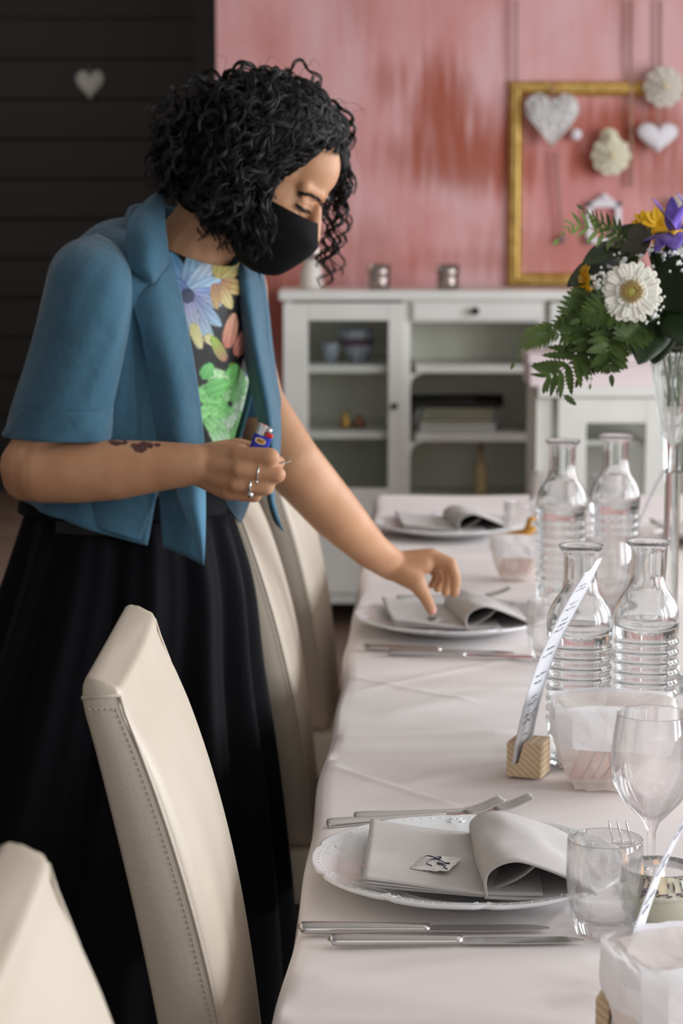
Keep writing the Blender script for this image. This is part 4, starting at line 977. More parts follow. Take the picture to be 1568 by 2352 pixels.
# far side brow and lashes follow the head frame, near side ones are laid on the skin
b = B(); arc = [HL(.0855+.0035*math.cos(t)-abs(t)*.004, .0315+.0145*t, -.0175-.002*(1-t*t)) for t in [i/8-1 for i in range(17)]]
b.tube(arc, [.0004+.0011*math.sin(math.pi*i/16) for i in range(17)], 6); b.obj('eyelashes', MLASH, wo, True, True)
b = B(); br = [HL(.0965-.0045*t-.0035*t*t*2.4, .010+.036*t, .0155+.008*math.sin(t*2.2)) for t in [i/10 for i in range(11)]]
b.tube(br, [.0012+.0022*math.sin(math.pi*(i+1.6)/12.2) for i in range(11)], 8); b.obj('eyebrow', MHAIR, wo, True, True)
def skinline(pts, n):
    q = smoothpath([(x, y, 0) for x, y in pts], n); out = []
    for p in q:
        h, n_ = onskin(p.x, p.y)
        if h is not None: out.append((h, n_))
    return out
sl_ = skinline([(692,448),(706,446),(722,451),(737,462)], 30); b = B()
for i, (h, n_) in enumerate(sl_):      # short overlapping brow hairs
    for k in range(9):
        o_ = Vector(rng.normal(0, .0013, 3)); t = i/len(sl_); d = (XL*.5-ZL*.1+YL*(.3))*-1 if False else (ZL*.35-XL*.9).normalized()
        b.tube([h+o_+n_*.0006, h+o_+n_*.0016+d*.0035, h+o_+n_*.0010+d*.0065], [.0005,.00045,.0001], 4)
b.obj('eyebrow', MLASH, wo, True, True)
sl_ = skinline([(680,467),(688,475),(699,482),(711,484)], 20); b = B()
b.tube([h+n_*.0004 for h, n_ in sl_], [.0008+.0017*math.sin(math.pi*i/19) for i in range(len(sl_))], 6)
for i, (h, n_) in enumerate(sl_):
    d = (n_*.7-ZL*.5+XL*.4).normalized(); b.tube([h, h+d*.004-ZL*.0008, h+d*.0075+ZL*.0006], [.0006,.0004,.0001], 4)
b.obj('eyelashes', MLASH, wo, True, True)
sl_ = skinline([(680,461),(692,465),(706,470),(718,474)], 16); b = B()
b.tube([h+n_*.0002 for h, n_ in sl_], [.0004]*len(sl_), 5); b.obj('eyelid_crease', mat('lid_crease', srgb(150,104,76), .5), wo, True, True)
# ---- mask
cen = [(.1085,-.020),(.1235,-.045),(.1235,-.062),(.115,-.086),(.098,-.116),(.068,-.130),(.04,-.130)]
sid = [(.030,-.030),(.026,-.040),(.022,-.052),(.020,-.064),(.018,-.080),(.014,-.095),(.006,-.104)]
rows = []
for (xc, zc_), (xs_, zs_) in zip(cen, sid):
    r_ = []
    for i in range(13):
        u = -1+2*i/12; a_ = abs(u)*math.pi/2; wy = .0705 if zc_ > -.1 else .062
        x = xs_+(xc-xs_)*max(0, math.cos(a_))**.85; z = zc_+(zs_-zc_)*abs(u)**1.3; y = wy*math.sin(a_)*(1 if u > 0 else -1)
        r_.append(HL(x, y, z))
    rows.append(r_)
v, f = patch(rows, 40, 60); o = mesh('face_mask', v, f, MMASK, wo, True, True); solid(o, .0022)
mk = o
for s_ in (-1, 1):
    B().tube(smoothpath([HL(.03,s_*.0705,-.032), HL(.012,s_*.079,-.012), HL(-.012,s_*.084,.008), HL(-.02,s_*.083,-.02), HL(.0,s_*.078,-.06), HL(.008,s_*.065,-.098)], 20), .0016, 6).obj('ear_loop', MMASK, mk, True, False)
    o = bpy.data.objects[mk.children[-1].name] if mk.children else None
for ch_ in mk.children: ch_.data.transform(Matrix.Translation(-wo.location))
# ---- shirt
ROW = [ # z side, C, a, b, front dz
 (1.372,(-.212,3.0),.072,.066,-.036),(1.350,(-.228,3.0),.115,.078,-.030),(1.30,(-.245,3.0),.150,.098,-.01),(1.23,(-.255,2.998),.158,.108,0),(1.15,(-.268,2.995),.155,.113,0),(1.05,(-.284,2.985),.140,.108,0),(.985,(-.29,2.978),.140,.112,0)]
def ringpt(t, ph_, grow=0, rows=ROW, up=0):
    n = len(rows)-1; vals = []
    q = [cr([Vector((r_[0], r_[2], r_[3])) for r_ in rows], t), cr([Vector((r_[1][0], r_[1][1], r_[4])) for r_ in rows], t)]
    z, a_, b_ = q[0]; cx_, cy_, dz = q[1]
    c, s_ = math.cos(ph_), math.sin(ph_)
    return Vector((cx_, cy_, z+dz*c+up))+FV*((b_+grow)*c)+SV*((a_+grow)*s_)
NU, NV = 230, 170; v = []; 
for i in range(NU):
    for j in range(NV):
        ph_ = math.radians(-95+200*j/(NV-1)); t = i/(NU-1)
        p = ringpt(t, ph_, .004); p += FV*(.0012*math.sin(ph_*9+t*22))*min(1, t*3)
        v.append(p)
f = [(i*NV+j, (i+1)*NV+j, (i+1)*NV+j+1, i*NV+j+1) for i in range(NU-1) for j in range(NV-1)]
MSH = mat('floral_print', srgb(18,17,20), .6, bump=(600, .15, .0006)); nt = MSH.node_tree; at_ = nt.nodes.new('ShaderNodeAttribute'); at_.attribute_name = 'print'; nt.links.new(at_.outputs['Color'], nt.nodes['Principled BSDF'].inputs['Base Color'])
sh = mesh('floral_top', v, f, MSH, wo, True, True); solid(sh, .0015)
# floral print, drawn petal by petal on the cloth
PET = [] # (cx, cy, len, width, angle deg, colour tip, colour base, kind)
def pet(cx, cy, L, w_, ang, c1, c2): PET.append((cx, cy, L*1.04, w_*1.28, math.radians(ang), np.array(srgb(*c1)[:3]), np.array(srgb(*c2)[:3])))
BL, PU, WH, NV_ = (104,160,196), (92,84,150), (186,206,220), (34,40,84)
fx, fy = 430, 680    # blue flower centre
for ang, L, w_, c1, c2 in ((-112,105,34,BL,PU),(-80,110,36,(150,196,214),PU),(-55,100,34,(196,206,220),BL),(-28,84,30,(160,196,218),(150,170,200)),(-5,76,26,(90,120,190),(150,170,200)),(15,78,26,(150,176,190),(120,110,180)),(42,100,28,(150,186,206),(96,80,150)),(62,122,26,(160,190,200),(120,110,170)),(78,118,24,(176,196,190),(130,120,180)),(-140,60,30,BL,PU)):
    pet(fx, fy, L, w_, ang, c1, c2)
pet(440,742,60,20,70,(214,206,150),(190,186,120)); pet(470,770,36,18,40,(222,214,170),(200,190,130))
for a in ((498,640,70,30,-75,(196,190,110),(176,160,90)),(510,640,70,30,-45,(204,196,120),(180,160,90)),(505,650,62,30,15,(206,190,120),(170,110,80)),(500,655,60,24,60,(206,196,130),(180,130,96)),(492,650,58,20,85,(190,160,100),(160,110,90))): pet(*a)
pet(520,800,80,26,-78,(222,170,140),(190,110,96)); pet(540,818,74,24,-65,(214,150,130),(186,110,100)); pet(516,830,64,20,-118,(150,190,70),(180,120,110)); pet(528,834,74,22,58,(140,180,60),(110,150,50))
for a in ((505,850,36,16,60,(150,150,60),(110,110,40)),(540,870,40,16,30,(96,140,180),(50,70,130)),(552,850,40,14,70,(100,150,190),(40,60,120)),(556,880,36,14,10,(70,110,170),(30,44,90)),(560,900,40,14,80,(80,130,180),(30,44,90)),(575,880,36,12,100,(60,100,160),(30,44,90)),(568,925,40,16,95,(150,96,70),(90,56,44))): pet(*a)
GR = [(140,214,130),(190,232,180),(120,196,110),(214,232,214),(150,220,140)]
gx, gy = 518, 928; random.seed(9)
for ring_, (R_, n_, w_) in enumerate(((62,9,40),(50,8,34),(38,7,27),(26,6,20),(14,5,13))):
    for k in range(n_):
        a = 360*k/n_+ring_*23; c1 = GR[(k+ring_) % 5]; c2 = (96,176,92) if k % 2 else (110,190,104)
        pet(gx+10-ring_*0+math.cos(math.radians(a))*R_*.35, gy+math.sin(math.radians(a))*R_*.5, R_*.95, w_, a, c1, c2)
for a in ((470,960,70,30,40,(176,226,170),(110,180,100)),(470,900,60,34,-20,(130,210,120),(90,170,90)),(490,985,50,26,60,(200,226,200),(120,190,110)),(465,870,40,24,-60,(120,204,120),(90,170,90))): pet(*a)
pet(480,1120,60,30,10,(130,210,120),(90,170,90))
P2 = np.array([proj(p) for p in v]); col = np.tile(np.array(srgb(12,11,13)[:3]), (len(v), 1))
for (cx, cy, L, w_, an, c1, c2) in PET:
    dx = P2[:,0]-cx; dy = P2[:,1]-cy; u = (dx*math.cos(an)+dy*math.sin(an))/L; q = (-dx*math.sin(an)+dy*math.cos(an))/(w_/2)
    wd = np.sqrt(np.clip(np.sin(np.pi*np.clip(u, 0, 1)**.8), 0, 1))
    ins_ = (u > 0) & (u < 1) & (np.abs(q) < wd)
    vein = .86+.14*np.cos(q*9); k = np.clip(u, 0, 1)[:,None]**.8
    cc = (c2*(1-k)+c1*k)*vein[:,None]; edge = np.clip((wd-np.abs(q))*6, 0, 1)[:,None]; cc = cc*(.45+.55*edge)
    col[ins_] = cc[ins_]
d0 = np.hypot(P2[:,0]-fx, (P2[:,1]-fy)); col[d0 < 17] = srgb(30,40,70)[:3]
ca = sh.data.color_attributes.new('print', 'FLOAT_COLOR', 'POINT'); ca.data.foreach_set('color', np.hstack([col, np.ones((len(v), 1))]).astype(np.float32).ravel())

# ---- jacket body
JR = [(1.376,(-.212,3.0),.083,.075,-.028),(1.364,(-.230,3.0),.130,.090,-.03),(1.325,(-.248,3.0),.172,.108,-.012),(1.25,(-.256,2.998),.176,.120,0),(1.15,(-.270,2.995),.172,.130,0),(1.06,(-.284,2.985),.160,.128,0),(1.015,(-.292,2.978),.165,.136,-.028)]
PN = [-72,-58,-42,-26,-22,-30,-36]; PF = [62,60,58,56,56,58,60]
NU, NV = 60, 110; v = []
for i in range(NU):
    t = i/(NU-1); pn = cr([float(x) for x in PN], t); pf = cr([float(x) for x in PF], t)
    for j in range(NV):
        u = j/(NV-1); ph_ = math.radians(pn-u*(360-(pf-pn)))
        p = ringpt(t, ph_, .004, JR); n_ = (FV*math.cos(ph_)+SV*math.sin(ph_))
        p += n_*(.0035*math.sin(ph_*7+t*5)*t+.002*math.sin(ph_*13-t*9)*t)
        if t > .9: p.z -= (t-.9)*.18*max(0, 1-u*6)
        v.append(p)
f = [(i*NV+j, (i+1)*NV+j, (i+1)*NV+j+1, i*NV+j+1) for i in range(NU-1) for j in range(NV-1)]
jk = mesh('teal_jacket', v, f, MTEAL, wo, True, True); solid(jk, .0025, 1)
def clothpatch(name, rows, m, nu=40, nv=24, th=.0024, parent=None):
    v, f = patch([[W(*q) for q in r] for r in rows], nu, nv); o = mesh(name, v, f, m, parent or wo, True, True); solid(o, th); return o
# near lapel that falls open over the front
clothpatch('lapel', [
 [(352,640,2.858),(372,628,2.868),(388,606,2.893)],
 [(306,690,2.845),(358,668,2.848),(408,650,2.890)],
 [(322,760,2.832),(372,745,2.828),(428,740,2.862)],
 [(338,850,2.826),(395,850,2.812),(448,850,2.842)],
 [(350,930,2.824),(410,930,2.806),(459,930,2.838)],
 [(360,1010,2.822),(412,1010,2.802),(467,1010,2.828)],
 [(364,1090,2.820),(416,1090,2.802),(470,1090,2.822)],
 [(368,1170,2.820),(418,1170,2.808),(471,1170,2.815)],
 [(374,1256,2.822),(424,1276,2.815),(468,1299,2.806)]], MTEAL, 70, 30)
clothpatch('lapel_fold', [
 [(398,1100,2.803),(440,1095,2.792),(470,1090,2.804)],
 [(412,1150,2.803),(445,1150,2.788),(471,1150,2.800)],
 [(432,1200,2.803),(454,1200,2.790),(471,1200,2.797)],
 [(452,1250,2.802),(462,1250,2.794),(470,1250,2.796)],
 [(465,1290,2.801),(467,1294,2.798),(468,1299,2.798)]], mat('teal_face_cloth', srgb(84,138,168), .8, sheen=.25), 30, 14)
# hem corner of the near front
clothpatch('front_hem', [
 [(70,1120,2.90),(150,1110,2.852),(250,1105,2.820),(366,1100,2.838)],
 [(70,1136,2.90),(150,1150,2.850),(245,1160,2.818),(356,1150,2.834)],
 [(72,1141,2.90),(155,1180,2.850),(238,1200,2.818),(338,1195,2.832)],
 [(75,1146,2.90),(160,1185,2.848),(240,1216,2.818),(321,1243,2.828)]], MTEAL, 24, 40)
# near collar with notch
clothpatch('collar', [
 [(348,452,2.955),(360,444,2.945),(374,443,2.95)],
 [(318,478,2.915),(345,482,2.905),(377,480,2.915)],
 [(293,512,2.885),(335,520,2.870),(380,525,2.885)],
 [(291,560,2.865),(338,565,2.848),(384,562,2.872)],
 [(297,612,2.850),(340,606,2.840),(387,596,2.872)],
 [(325,634,2.846),(350,630,2.842),(386,606,2.876)],
 [(347,652,2.848),(352,648,2.848),(358,642,2.852)]], MTEAL, 44, 24, .003)
# collar stand around the back of the neck
v = []
for i in range(10):
    for j in range(60):
        ph_ = math.radians(-80-200*j/59); q = ringpt(0, ph_, .006, JR); u = i/9; v.append(q+ZV*(.019*math.sin(u*math.pi*.5)-.004)+(FV*math.cos(ph_)+SV*math.sin(ph_))*(-.008*u))
f = [(i*60+j, i*60+j+1, (i+1)*60+j+1, (i+1)*60+j) for i in range(9) for j in range(59)]
solid(mesh('collar_stand', v, f, MTEAL, wo, True, True), .003)
# far lapel / front edge hanging straight down
clothpatch('far_lapel', [
 [(516,566,3.03),(532,572,3.025),(550,585,3.03)],
 [(526,620,3.01),(558,622,2.990),(590,630,3.03)],
 [(540,700,3.00),(572,700,2.970),(604,700,3.02)],
 [(556,790,2.995),(586,790,2.960),(612,790,3.01)],
 [(574,880,2.992),(604,880,2.955),(632,880,3.01)],
 [(592,960,2.990),(618,960,2.955),(643,960,3.01)],
 [(606,1040,2.992),(624,1040,2.965),(641,1040,3.01)],
 [(612,1100,2.995),(620,1100,2.975),(629,1100,3.0)],
 [(616,1150,2.998),(623,1150,2.985),(631,1155,2.995)],
 [(630,1195,3.0),(638,1200,2.99),(644,1203,2.99)],
 [(646,1214,3.0),(648,1216,2.995),(650,1219,2.99)]], MTEAL, 80, 20, .003)
clothpatch('far_lining', [
 [(608,1060,3.004),(616,1060,3.0),(622,1060,3.0)],
 [(614,1110,3.004),(620,1110,3.0),(624,1110,3.0)],
 [(617,1150,3.006),(622,1150,3.002),(627,1155,3.0)],
 [(627,1192,3.006),(633,1196,3.0),(640,1200,3.0)]], MTEALD, 20, 8)
clothpatch('hem_lining', [[(500,1120,2.93),(545,1120,2.935),(585,1120,2.95)],[(512,1150,2.93),(545,1150,2.935),(574,1150,2.95)],[(530,1176,2.93),(548,1178,2.935),(564,1176,2.945)],[(548,1198,2.93),(550,1200,2.935),(553,1199,2.94)]], MTEALD, 16, 12)
# ---- sleeves
def sleeve(name, rows, nvv=48):
    """rows: (left px, right px, py_left, py_right, Y centre, depth half)"""
    v = []; n_r = 44
    ctl = [[Vector(x) for x in zip(*[iter(r_[:6])]*3)] for r_ in rows]
    R = [(W(r_[0], r_[2], r_[4]), W(r_[1], r_[3], r_[4]), r_[5]) for r_ in rows]
    for i in range(n_r):
        t = i/(n_r-1); L_ = cr([q[0] for q in R], t); Rr = cr([q[1] for q in R], t); dp = cr([float(q[2]) for q in R], t)
        c = (L_+Rr)/2; h = (Rr-L_)/2; D = Vector((.25,-1,.0)).normalized()*dp
        for k in range(nvv):
            a_ = 2*math.pi*k/nvv; wv = 1+.018*math.sin(a_*5+t*6)*t+.012*math.sin(a_*9-t*11)
            v.append(c+h*math.cos(a_)*wv+D*math.sin(a_)*wv)
    f = [(i*nvv+k, i*nvv+(k+1) % nvv, (i+1)*nvv+(k+1) % nvv, (i+1)*nvv+k) for i in range(n_r-1) for k in range(nvv)]
    o = mesh(name, v, f, MTEAL, wo, True, True); solid(o, .003); return o
NS_ = [(222,262,540,560,2.90,.022),(160,292,560,606,2.872,.050),(122,300,602,655,2.85,.062),(104,298,668,702,2.838,.066),(82,290,760,770,2.826,.066),(58,275,850,850,2.816,.064),(34,258,925,932,2.81,.062),(12,252,996,1003,2.806,.061)]
ns = sleeve('near_sleeve', NS_)
# cuff band
NC = [(30,256,932,937,2.808,.0645),(26,256,945,950,2.808,.0660),(18,254,975,980,2.807,.0655),(10,252,998,1004,2.806,.0650),(13,250,1000,1005,2.806,.0610)]
sleeve('cuff', NC)
FS = [(530,575,580,595,3.12,.02),(505,600,612,632,3.135,.05),(490,612,690,700,3.14,.058),(488,622,790,795,3.14,.056),(500,634,880,880,3.135,.055),(512,646,955,945,3.13,.054)]
sleeve('far_sleeve', FS)
# ---- skirt
SR = [(1.025,-.295,2.978,.133,.118),(.985,-.294,2.975,.142,.128),(.90,-.296,2.965,.165,.155),(.78,-.310,2.945,.190,.185),(.62,-.330,2.925,.232,.205),(.45,-.352,2.915,.272,.215),(.25,-.37,2.91,.300,.22),(.04,-.38,2.91,.315,.22)]
NU, NV = 90, 260; v = []
for i in range(NU):
    t = i/(NU-1); z, cx_, cy_ = cr([Vector(r_[:3]) for r_ in SR], t); a_, b_, _ = cr([Vector((r_[3], r_[4], 0)) for r_ in SR], t)
    for j in range(NV):
        ph_ = 2*math.pi*j/NV; amp = .013*min(1, t*2.0)+.001
        fl = amp*(math.sin(ph_*13+1.2*math.sin(ph_*2)+t*.8)+.35*math.sin(ph_*29+t*2))
        v.append(Vector((cx_, cy_, z))+Vector((math.cos(ph_)*(a_+fl), math.sin(ph_)*(b_+fl), 0)))
f = [(i*NV+j, (i+1)*NV+j, (i+1)*NV+(j+1) % NV, i*NV+(j+1) % NV) for i in range(NU-1) for j in range(NV)]
sk = mesh('black_skirt', v, f, MBLACK, wo, True, True); solid(sk, .002)
v = []
for i in range(8):
    for j in range(120):
        ph_ = 2*math.pi*j/120; z = 1.034-.032*i/7; e_ = .0035*math.sin(math.pi*i/7); v.append(Vector((-.2945, 2.9775, z))+Vector((math.cos(ph_)*(.136+e_+.002*i), math.sin(ph_)*(.121+e_+.002*i), 0)))
f = [(i*120+j, (i+1)*120+j, (i+1)*120+(j+1) % 120, i*120+(j+1) % 120) for i in range(7) for j in range(120)]
solid(mesh('waistband', v, f, MBLACK, wo, True, True), .003)
# ---- rings on the fingers
MSIL = mat('silver', srgb(214,214,212), .15, metal=1)
def fring(c, ax, r_, t_, ball=None):
    M_ = ax.normalized().to_track_quat('Z', 'Y').to_matrix(); b = B()
    b.tube([c+M_ @ Vector((math.cos(a_)*r_, math.sin(a_)*r_, 0)) for a_ in [2*math.pi*k/32 for k in range(33)]], t_, 8, False)
    if ball is not None: b.sph(ball[0], ball[1])
    return b.obj('finger_ring', MSIL, wo, True, True)
fring(kn_[1].lerp(FING[1][0], .52), FING[1][0]-kn_[1], .0116, .0011, (W(589,1107,2.688), .0022))
fring(kn_[2].lerp(FING[2][0], .50), FING[2][0]-kn_[2], .0107, .0016, (W(574,1136,2.690), .0042))

# ================================================================ HAIR
FACE = [(805,352),(745,360),(700,382),(652,414),(634,440),(628,466),(640,482),(735,524),(762,480),(792,420)]
def overface(p):
    if p.y > 3.012: return False
    x, y = proj(p); c = False
    for i in range(len(FACE)):
        (x0, y0), (x1, y1) = FACE[i], FACE[i-1]
        if (y0 > y) != (y1 > y) and x < (x1-x0)*(y-y0)/(y1-y0)+x0: c = not c
    return c
hair_b = B()
def hb(c, r): hair_b.ell(HL(*c), (XL*r[0]*HS, YL*r[1]*HS, ZL*r[2]*HS), 28, 16)
hb((-.016,.004,.042), (.098,.088,.090))
for (px, py, Y, r_) in ((470,330,2.98,.062),(415,350,2.99,.040),(420,390,2.99,.040),(470,430,2.965,.042),(535,460,2.925,.034),(560,515,2.92,.026),(510,480,2.93,.034),(590,460,2.925,.022),(585,400,2.92,.036),(630,330,2.94,.040),(600,250,2.96,.05),(690,260,2.98,.045),(750,300,3.01,.032),(520,280,2.98,.06),(768,360,3.035,.024)):
    hair_b.sph(W(px, py, Y), r_, 20, 12)
hme = remesh(hair_b, .006, 3, .5)
for v_ in hme.vertices:
    n_ = v_.co*28; fc_ = overface(v_.co); v_.co += v_.normal*((.006*noise.noise(n_)+.004*noise.noise(n_*2.3)) if not fc_ else -.005)
hr = attach('hair', hme, mat('hair_base', srgb(7,5,5), .7, spec=.2), wo)
rs = np.random.default_rng(11); SC = HL(-.014, .002, .038); SR_ = (.102*HS, .090*HS, .094*HS)
def trimmed(p):      # where the scissors left the back of the bob
    x, y = proj(p); return x < 338 or (y > 425 and x < 345+(y-425)*.9) or (y > 470 and x < 450)
def locks(name, roots, n_st, thick):
    V_ = []; Fc = []; ST = .0042
    for (p0, g, dirs, Ln, hel, pitch, sway) in roots:
        N_ = max(5, int(Ln/ST)); p = p0.copy(); d = dirs.copy(); path = []
        for i in range(N_):
            if i > 3 and p.y < 3.06 and trimmed(p): break
            if overface(p): break
            path.append(p.copy()); t = i/N_
            d = (d*(1-g)+Vector((sway.x, sway.y, -1))*g).normalized(); p = p+d*ST
            q = p-SC; l = Vector((q.dot(XL)/SR_[0], q.dot(YL)/SR_[1], q.dot(ZL)/SR_[2])); k = l.length
            if k < 1.07: p = SC+q*(1.07/k)
        if len(path) < 5: continue
        ph0 = rs.uniform(0, 6.28); sg = rs.choice([-1, 1])
        for s_ in range(n_st):
            off = rs.uniform(-.38, .38); rj = rs.uniform(.8, 1.15); shift = Vector(rs.normal(0, .0011, 3)); u = None; k0 = len(V_); ns_ = 4
            for i in range(len(path)):
                tn = (path[min(i+1, len(path)-1)]-path[max(i-1, 0)]).normalized()
                if u is None: u = tn.orthogonal().normalized()
                u = (u-tn*u.dot(tn)).normalized(); w_ = tn.cross(u); t = i/len(path)
                A_ = hel*rj*min(1, t*2.4); ph_ = ph0+sg*(i*ST/pitch*6.283)+off
                c = path[i]+shift*min(1, .3+t*2)+(u*math.cos(ph_)+w_*math.sin(ph_))*A_
                r_ = thick*(1-.75*t**3)
                for k in range(ns_):
                    a_ = 2*math.pi*k/ns_; V_.append(c+(u*math.cos(a_)+w_*math.sin(a_))*r_)
            for i in range(len(path)-1):
                for k in range(ns_): Fc.append((k0+i*ns_+k, k0+i*ns_+(k+1) % ns_, k0+(i+1)*ns_+(k+1) % ns_, k0+(i+1)*ns_+k))
    return mesh(name, V_, Fc, MHAIR, wo, True, True)
def onhead(l): return SC+XL*(l.x*SR_[0])+YL*(l.y*SR_[1])+ZL*(l.z*SR_[2]), (XL*l.x/SR_[0]+YL*l.y/SR_[1]+ZL*l.z/SR_[2]).normalized()
roots = []
while len(roots) < 560:
    l = Vector(rs.normal(0, 1, 3)).normalized()
    if l.z < -.45: continue
    if l.x > .70 and l.z < .72: continue          # forehead and face stay free
    if l.x > .30 and l.z < .28: continue
    if l.x > .1 and l.z < -.1: continue
    if l.x > .50 and -.95 < l.y < .50: continue
    p0, nw = onhead(l); back = l.x < -.1; R3 = Vector(rs.normal(0, .28, 3))
    if l.y < .30 and l.x > -.25:
        d = nw*.35-XL*1.0-YL*.25+R3*.6; g = rs.uniform(.10, .16); sway = Vector((-.55, -.12, 0)); Ln = rs.uniform(.09, .15)
    elif l.x > .3: d = nw*.5+YL*.8+XL*.1+R3*.5; g = rs.uniform(.14, .2); sway = Vector((rs.normal(-.05,.12), .1, 0)); Ln = rs.uniform(.08,.12)
    else:
        up = max(0, nw.z); d = nw*(.9-.55*up)-XL*.5*up+R3; g = .10+.10*up; sway = Vector((rs.normal(-.12,.15), rs.normal(0,.15), 0)); Ln = rs.uniform(.09, .15)
    if l.z < 0: Ln *= .66
    roots.append((p0, g, d.normalized(), Ln, rs.uniform(.004, .0085), rs.uniform(.036, .06), sway))
locks('curls', roots, 6, .00105)
# combed-back strands from the near hairline over the temple
roots = []
while len(roots) < 230:
    l = Vector((rs.uniform(.25, .95), rs.uniform(-.85, .35), rs.uniform(.22, .95))).normalized()
    if l.x > .74 and l.z < .62: continue
    if l.z < .34+.32*max(0, l.x-.3): continue
    p0, nw = onhead(l); R3 = Vector(rs.normal(0, .2, 3))
    roots.append((p0, rs.uniform(.05,.09), (nw*.12-XL*1.1-YL*.35-ZL*.15+R3).normalized(), rs.uniform(.06,.12), rs.uniform(.001,.0045), rs.uniform(.035,.06), Vector((-.7,-.25,0))))
locks('temple_strands', roots, 6, .00095)
# strands rooted on the near side and back of the hair mass
hbv = BVHTree.FromPolygons([wo.location+v.co for v in hme.vertices], [p.vertices[:] for p in hme.polygons]); roots = []
def onhair(px, py):
    h = hbv.ray_cast(Vector((0,0,CAMH)), ray(px, py).normalized()); return h[0], h[1]
for k in range(420):
    if k < 170: px, py = rs.uniform(580, 765), rs.uniform(290, 430); tmp = True
    else: px, py = rs.uniform(335, 600), rs.uniform(190, 480); tmp = False
    h, n_ = onhair(px, py)
    if h is None: continue
    R3 = Vector(rs.normal(0, .2, 3))
    if tmp: roots.append((h+n_*.001, rs.uniform(.05,.1), (n_*.15-XL*1.0-ZL*.25+R3).normalized(), rs.uniform(.03,.075), rs.uniform(.001,.004), rs.uniform(.03,.05), Vector((-.6,-.2,0))))
    else: roots.append((h-n_*.002, rs.uniform(.08,.14), (n_*.5-XL*.4+R3*1.6).normalized(), rs.uniform(.05,.10), rs.uniform(.004,.008), rs.uniform(.034,.055), Vector((rs.normal(-.15,.2), -.12, 0))))
locks('outer_curls', roots, 6, .001)
# near-side locks hanging over the ear and cheek
roots = []
for k in range(105):
    px, py = rs.uniform(470, 618), rs.uniform(330, 430); Y = 2.912+rs.uniform(-.012,.02)+max(0, (520-px))*.0003
    p0 = W(px, py, Y); Ln = max(.03, (rs.uniform(500, 598)-py)*3/5000) if px > 535 else rs.uniform(.05,.09)
    roots.append((p0, .10, Vector((rs.normal(0,.2), rs.normal(-.1,.1), -1)).normalized(), Ln, rs.uniform(.004,.008), rs.uniform(.032,.05), Vector((rs.normal(0,.1), 0, 0))))
locks('side_curls', roots, 6, .00105)
# loose ringlets on the far side, in front of the face
roots = []
for (px, py, Ln, hel, pit, sx) in ((790,385,.125,.009,.044,-.14),(796,360,.14,.009,.050,-.15),(780,420,.120,.0085,.040,-.26),(770,450,.10,.008,.038,-.30),(794,345,.09,.008,.05,-.02),(758,500,.065,.008,.034,-.35),(798,330,.08,.005,.06,-.04),(745,545,.04,.007,.03,-.3),(786,400,.135,.0075,.042,-.24),(775,470,.10,.009,.04,-.30)):
    roots.append((W(px, py, 3.035), .12, Vector((.02,0,-1)), Ln*1.22, hel*1.2, pit, Vector((sx*.8, 0, 0))))
locks('front_ringlets', roots, 5, .0012)
# crown arcs and flyaways
roots = []
for k in range(130):
    l = Vector(rs.normal(0, 1, 3)).normalized()
    if l.z < -.1 or (l.x > .5 and l.z < .65): continue
    p0, nw = onhead(l*1.14)
    roots.append((p0, .12, (nw*.6+Vector(rs.normal(0,.8,3))).normalized(), rs.uniform(.03,.08), rs.uniform(.003,.007), rs.uniform(.03,.06), Vector((rs.normal(0,.6), rs.normal(0,.3), 0))))
tag(locks('flyaway_strands', roots, 1, .00035), kind='stuff')
# ================================================================ THINGS IN HER HANDS
lc = W(598, 1018, 2.735); li = empty('cigarette_lighter', lc, 'blue lighter with red button held upright in the fist', 'lighter'); li.rotation_euler = (0, math.radians(20), math.radians(-8))
MBLUE = mat('blue_plastic', srgb(44,52,168), .3); b = B(); P_ = [(.0115*(abs(math.cos(a_))**.8)*(1 if math.cos(a_) > 0 else -1), .0062*(abs(math.sin(a_))**.8)*(1 if math.sin(a_) > 0 else -1)) for a_ in [2*math.pi*k/24 for k in range(24)]]
def ext(P_, z0, z1): return [(x, y, z0) for x, y in P_]+[(x, y, z1) for x, y in P_], [tuple(range(len(P_)))[::-1], tuple(range(len(P_), 2*len(P_)))]+[(k, (k+1) % len(P_), len(P_)+(k+1) % len(P_), len(P_)+k) for k in range(len(P_))]
b.add(*ext(P_, -.045, .0105)); b.obj('fuel_body', MBLUE, li, False)
b = B(); b.add(*ext([(x*.55-.0042, y*.95) for x, y in P_], .0107, .0235)); hd = b.obj('metal_hood', MSIL, li, False); B().lathe([(.0001,-.0035),(.0044,-.0033),(.0044,.0033),(.0001,.0035)], 18, (.0045,0,.0185), None, Matrix.Rotation(math.pi/2, 3, 'X')).obj('spark_wheel', MSTEEL, li)
B().box(.0035,-.005,.0107,.0118,.005,.0152,.0012).obj('red_button', mat('red_plastic', srgb(206,34,40), .3), li, False)
b = B(); b.add(*ext([(x*.62, y*.0) for x, y in P_], 0, .0)); 
v = [(x*.62, -.0064, .0035+y*.62) for x, y in P_]; lb = mesh('label', v, [tuple(range(24))], mat('label_white', srgb(226,214,190), .5), li, False); v = [(x*.50, -.00655, .0035+y*.42) for x, y in P_]; mesh('label_centre', v, [tuple(range(24))], mat('label_amber', srgb(214,156,40), .5), li, False)
fc = bpy.data.curves.new('mark', 'FONT'); fc.body = 'BIC'; fc.size = .0062; fc.align_x = 'CENTER'; fc.align_y = 'CENTER'; fo = bpy.data.objects.new('mark', fc); COL.objects.link(fo)
bpy.context.view_layer.update(); mm = bpy.data.meshes.new_from_object(fo.evaluated_get(bpy.context.evaluated_depsgraph_get())); bpy.data.objects.remove(fo)
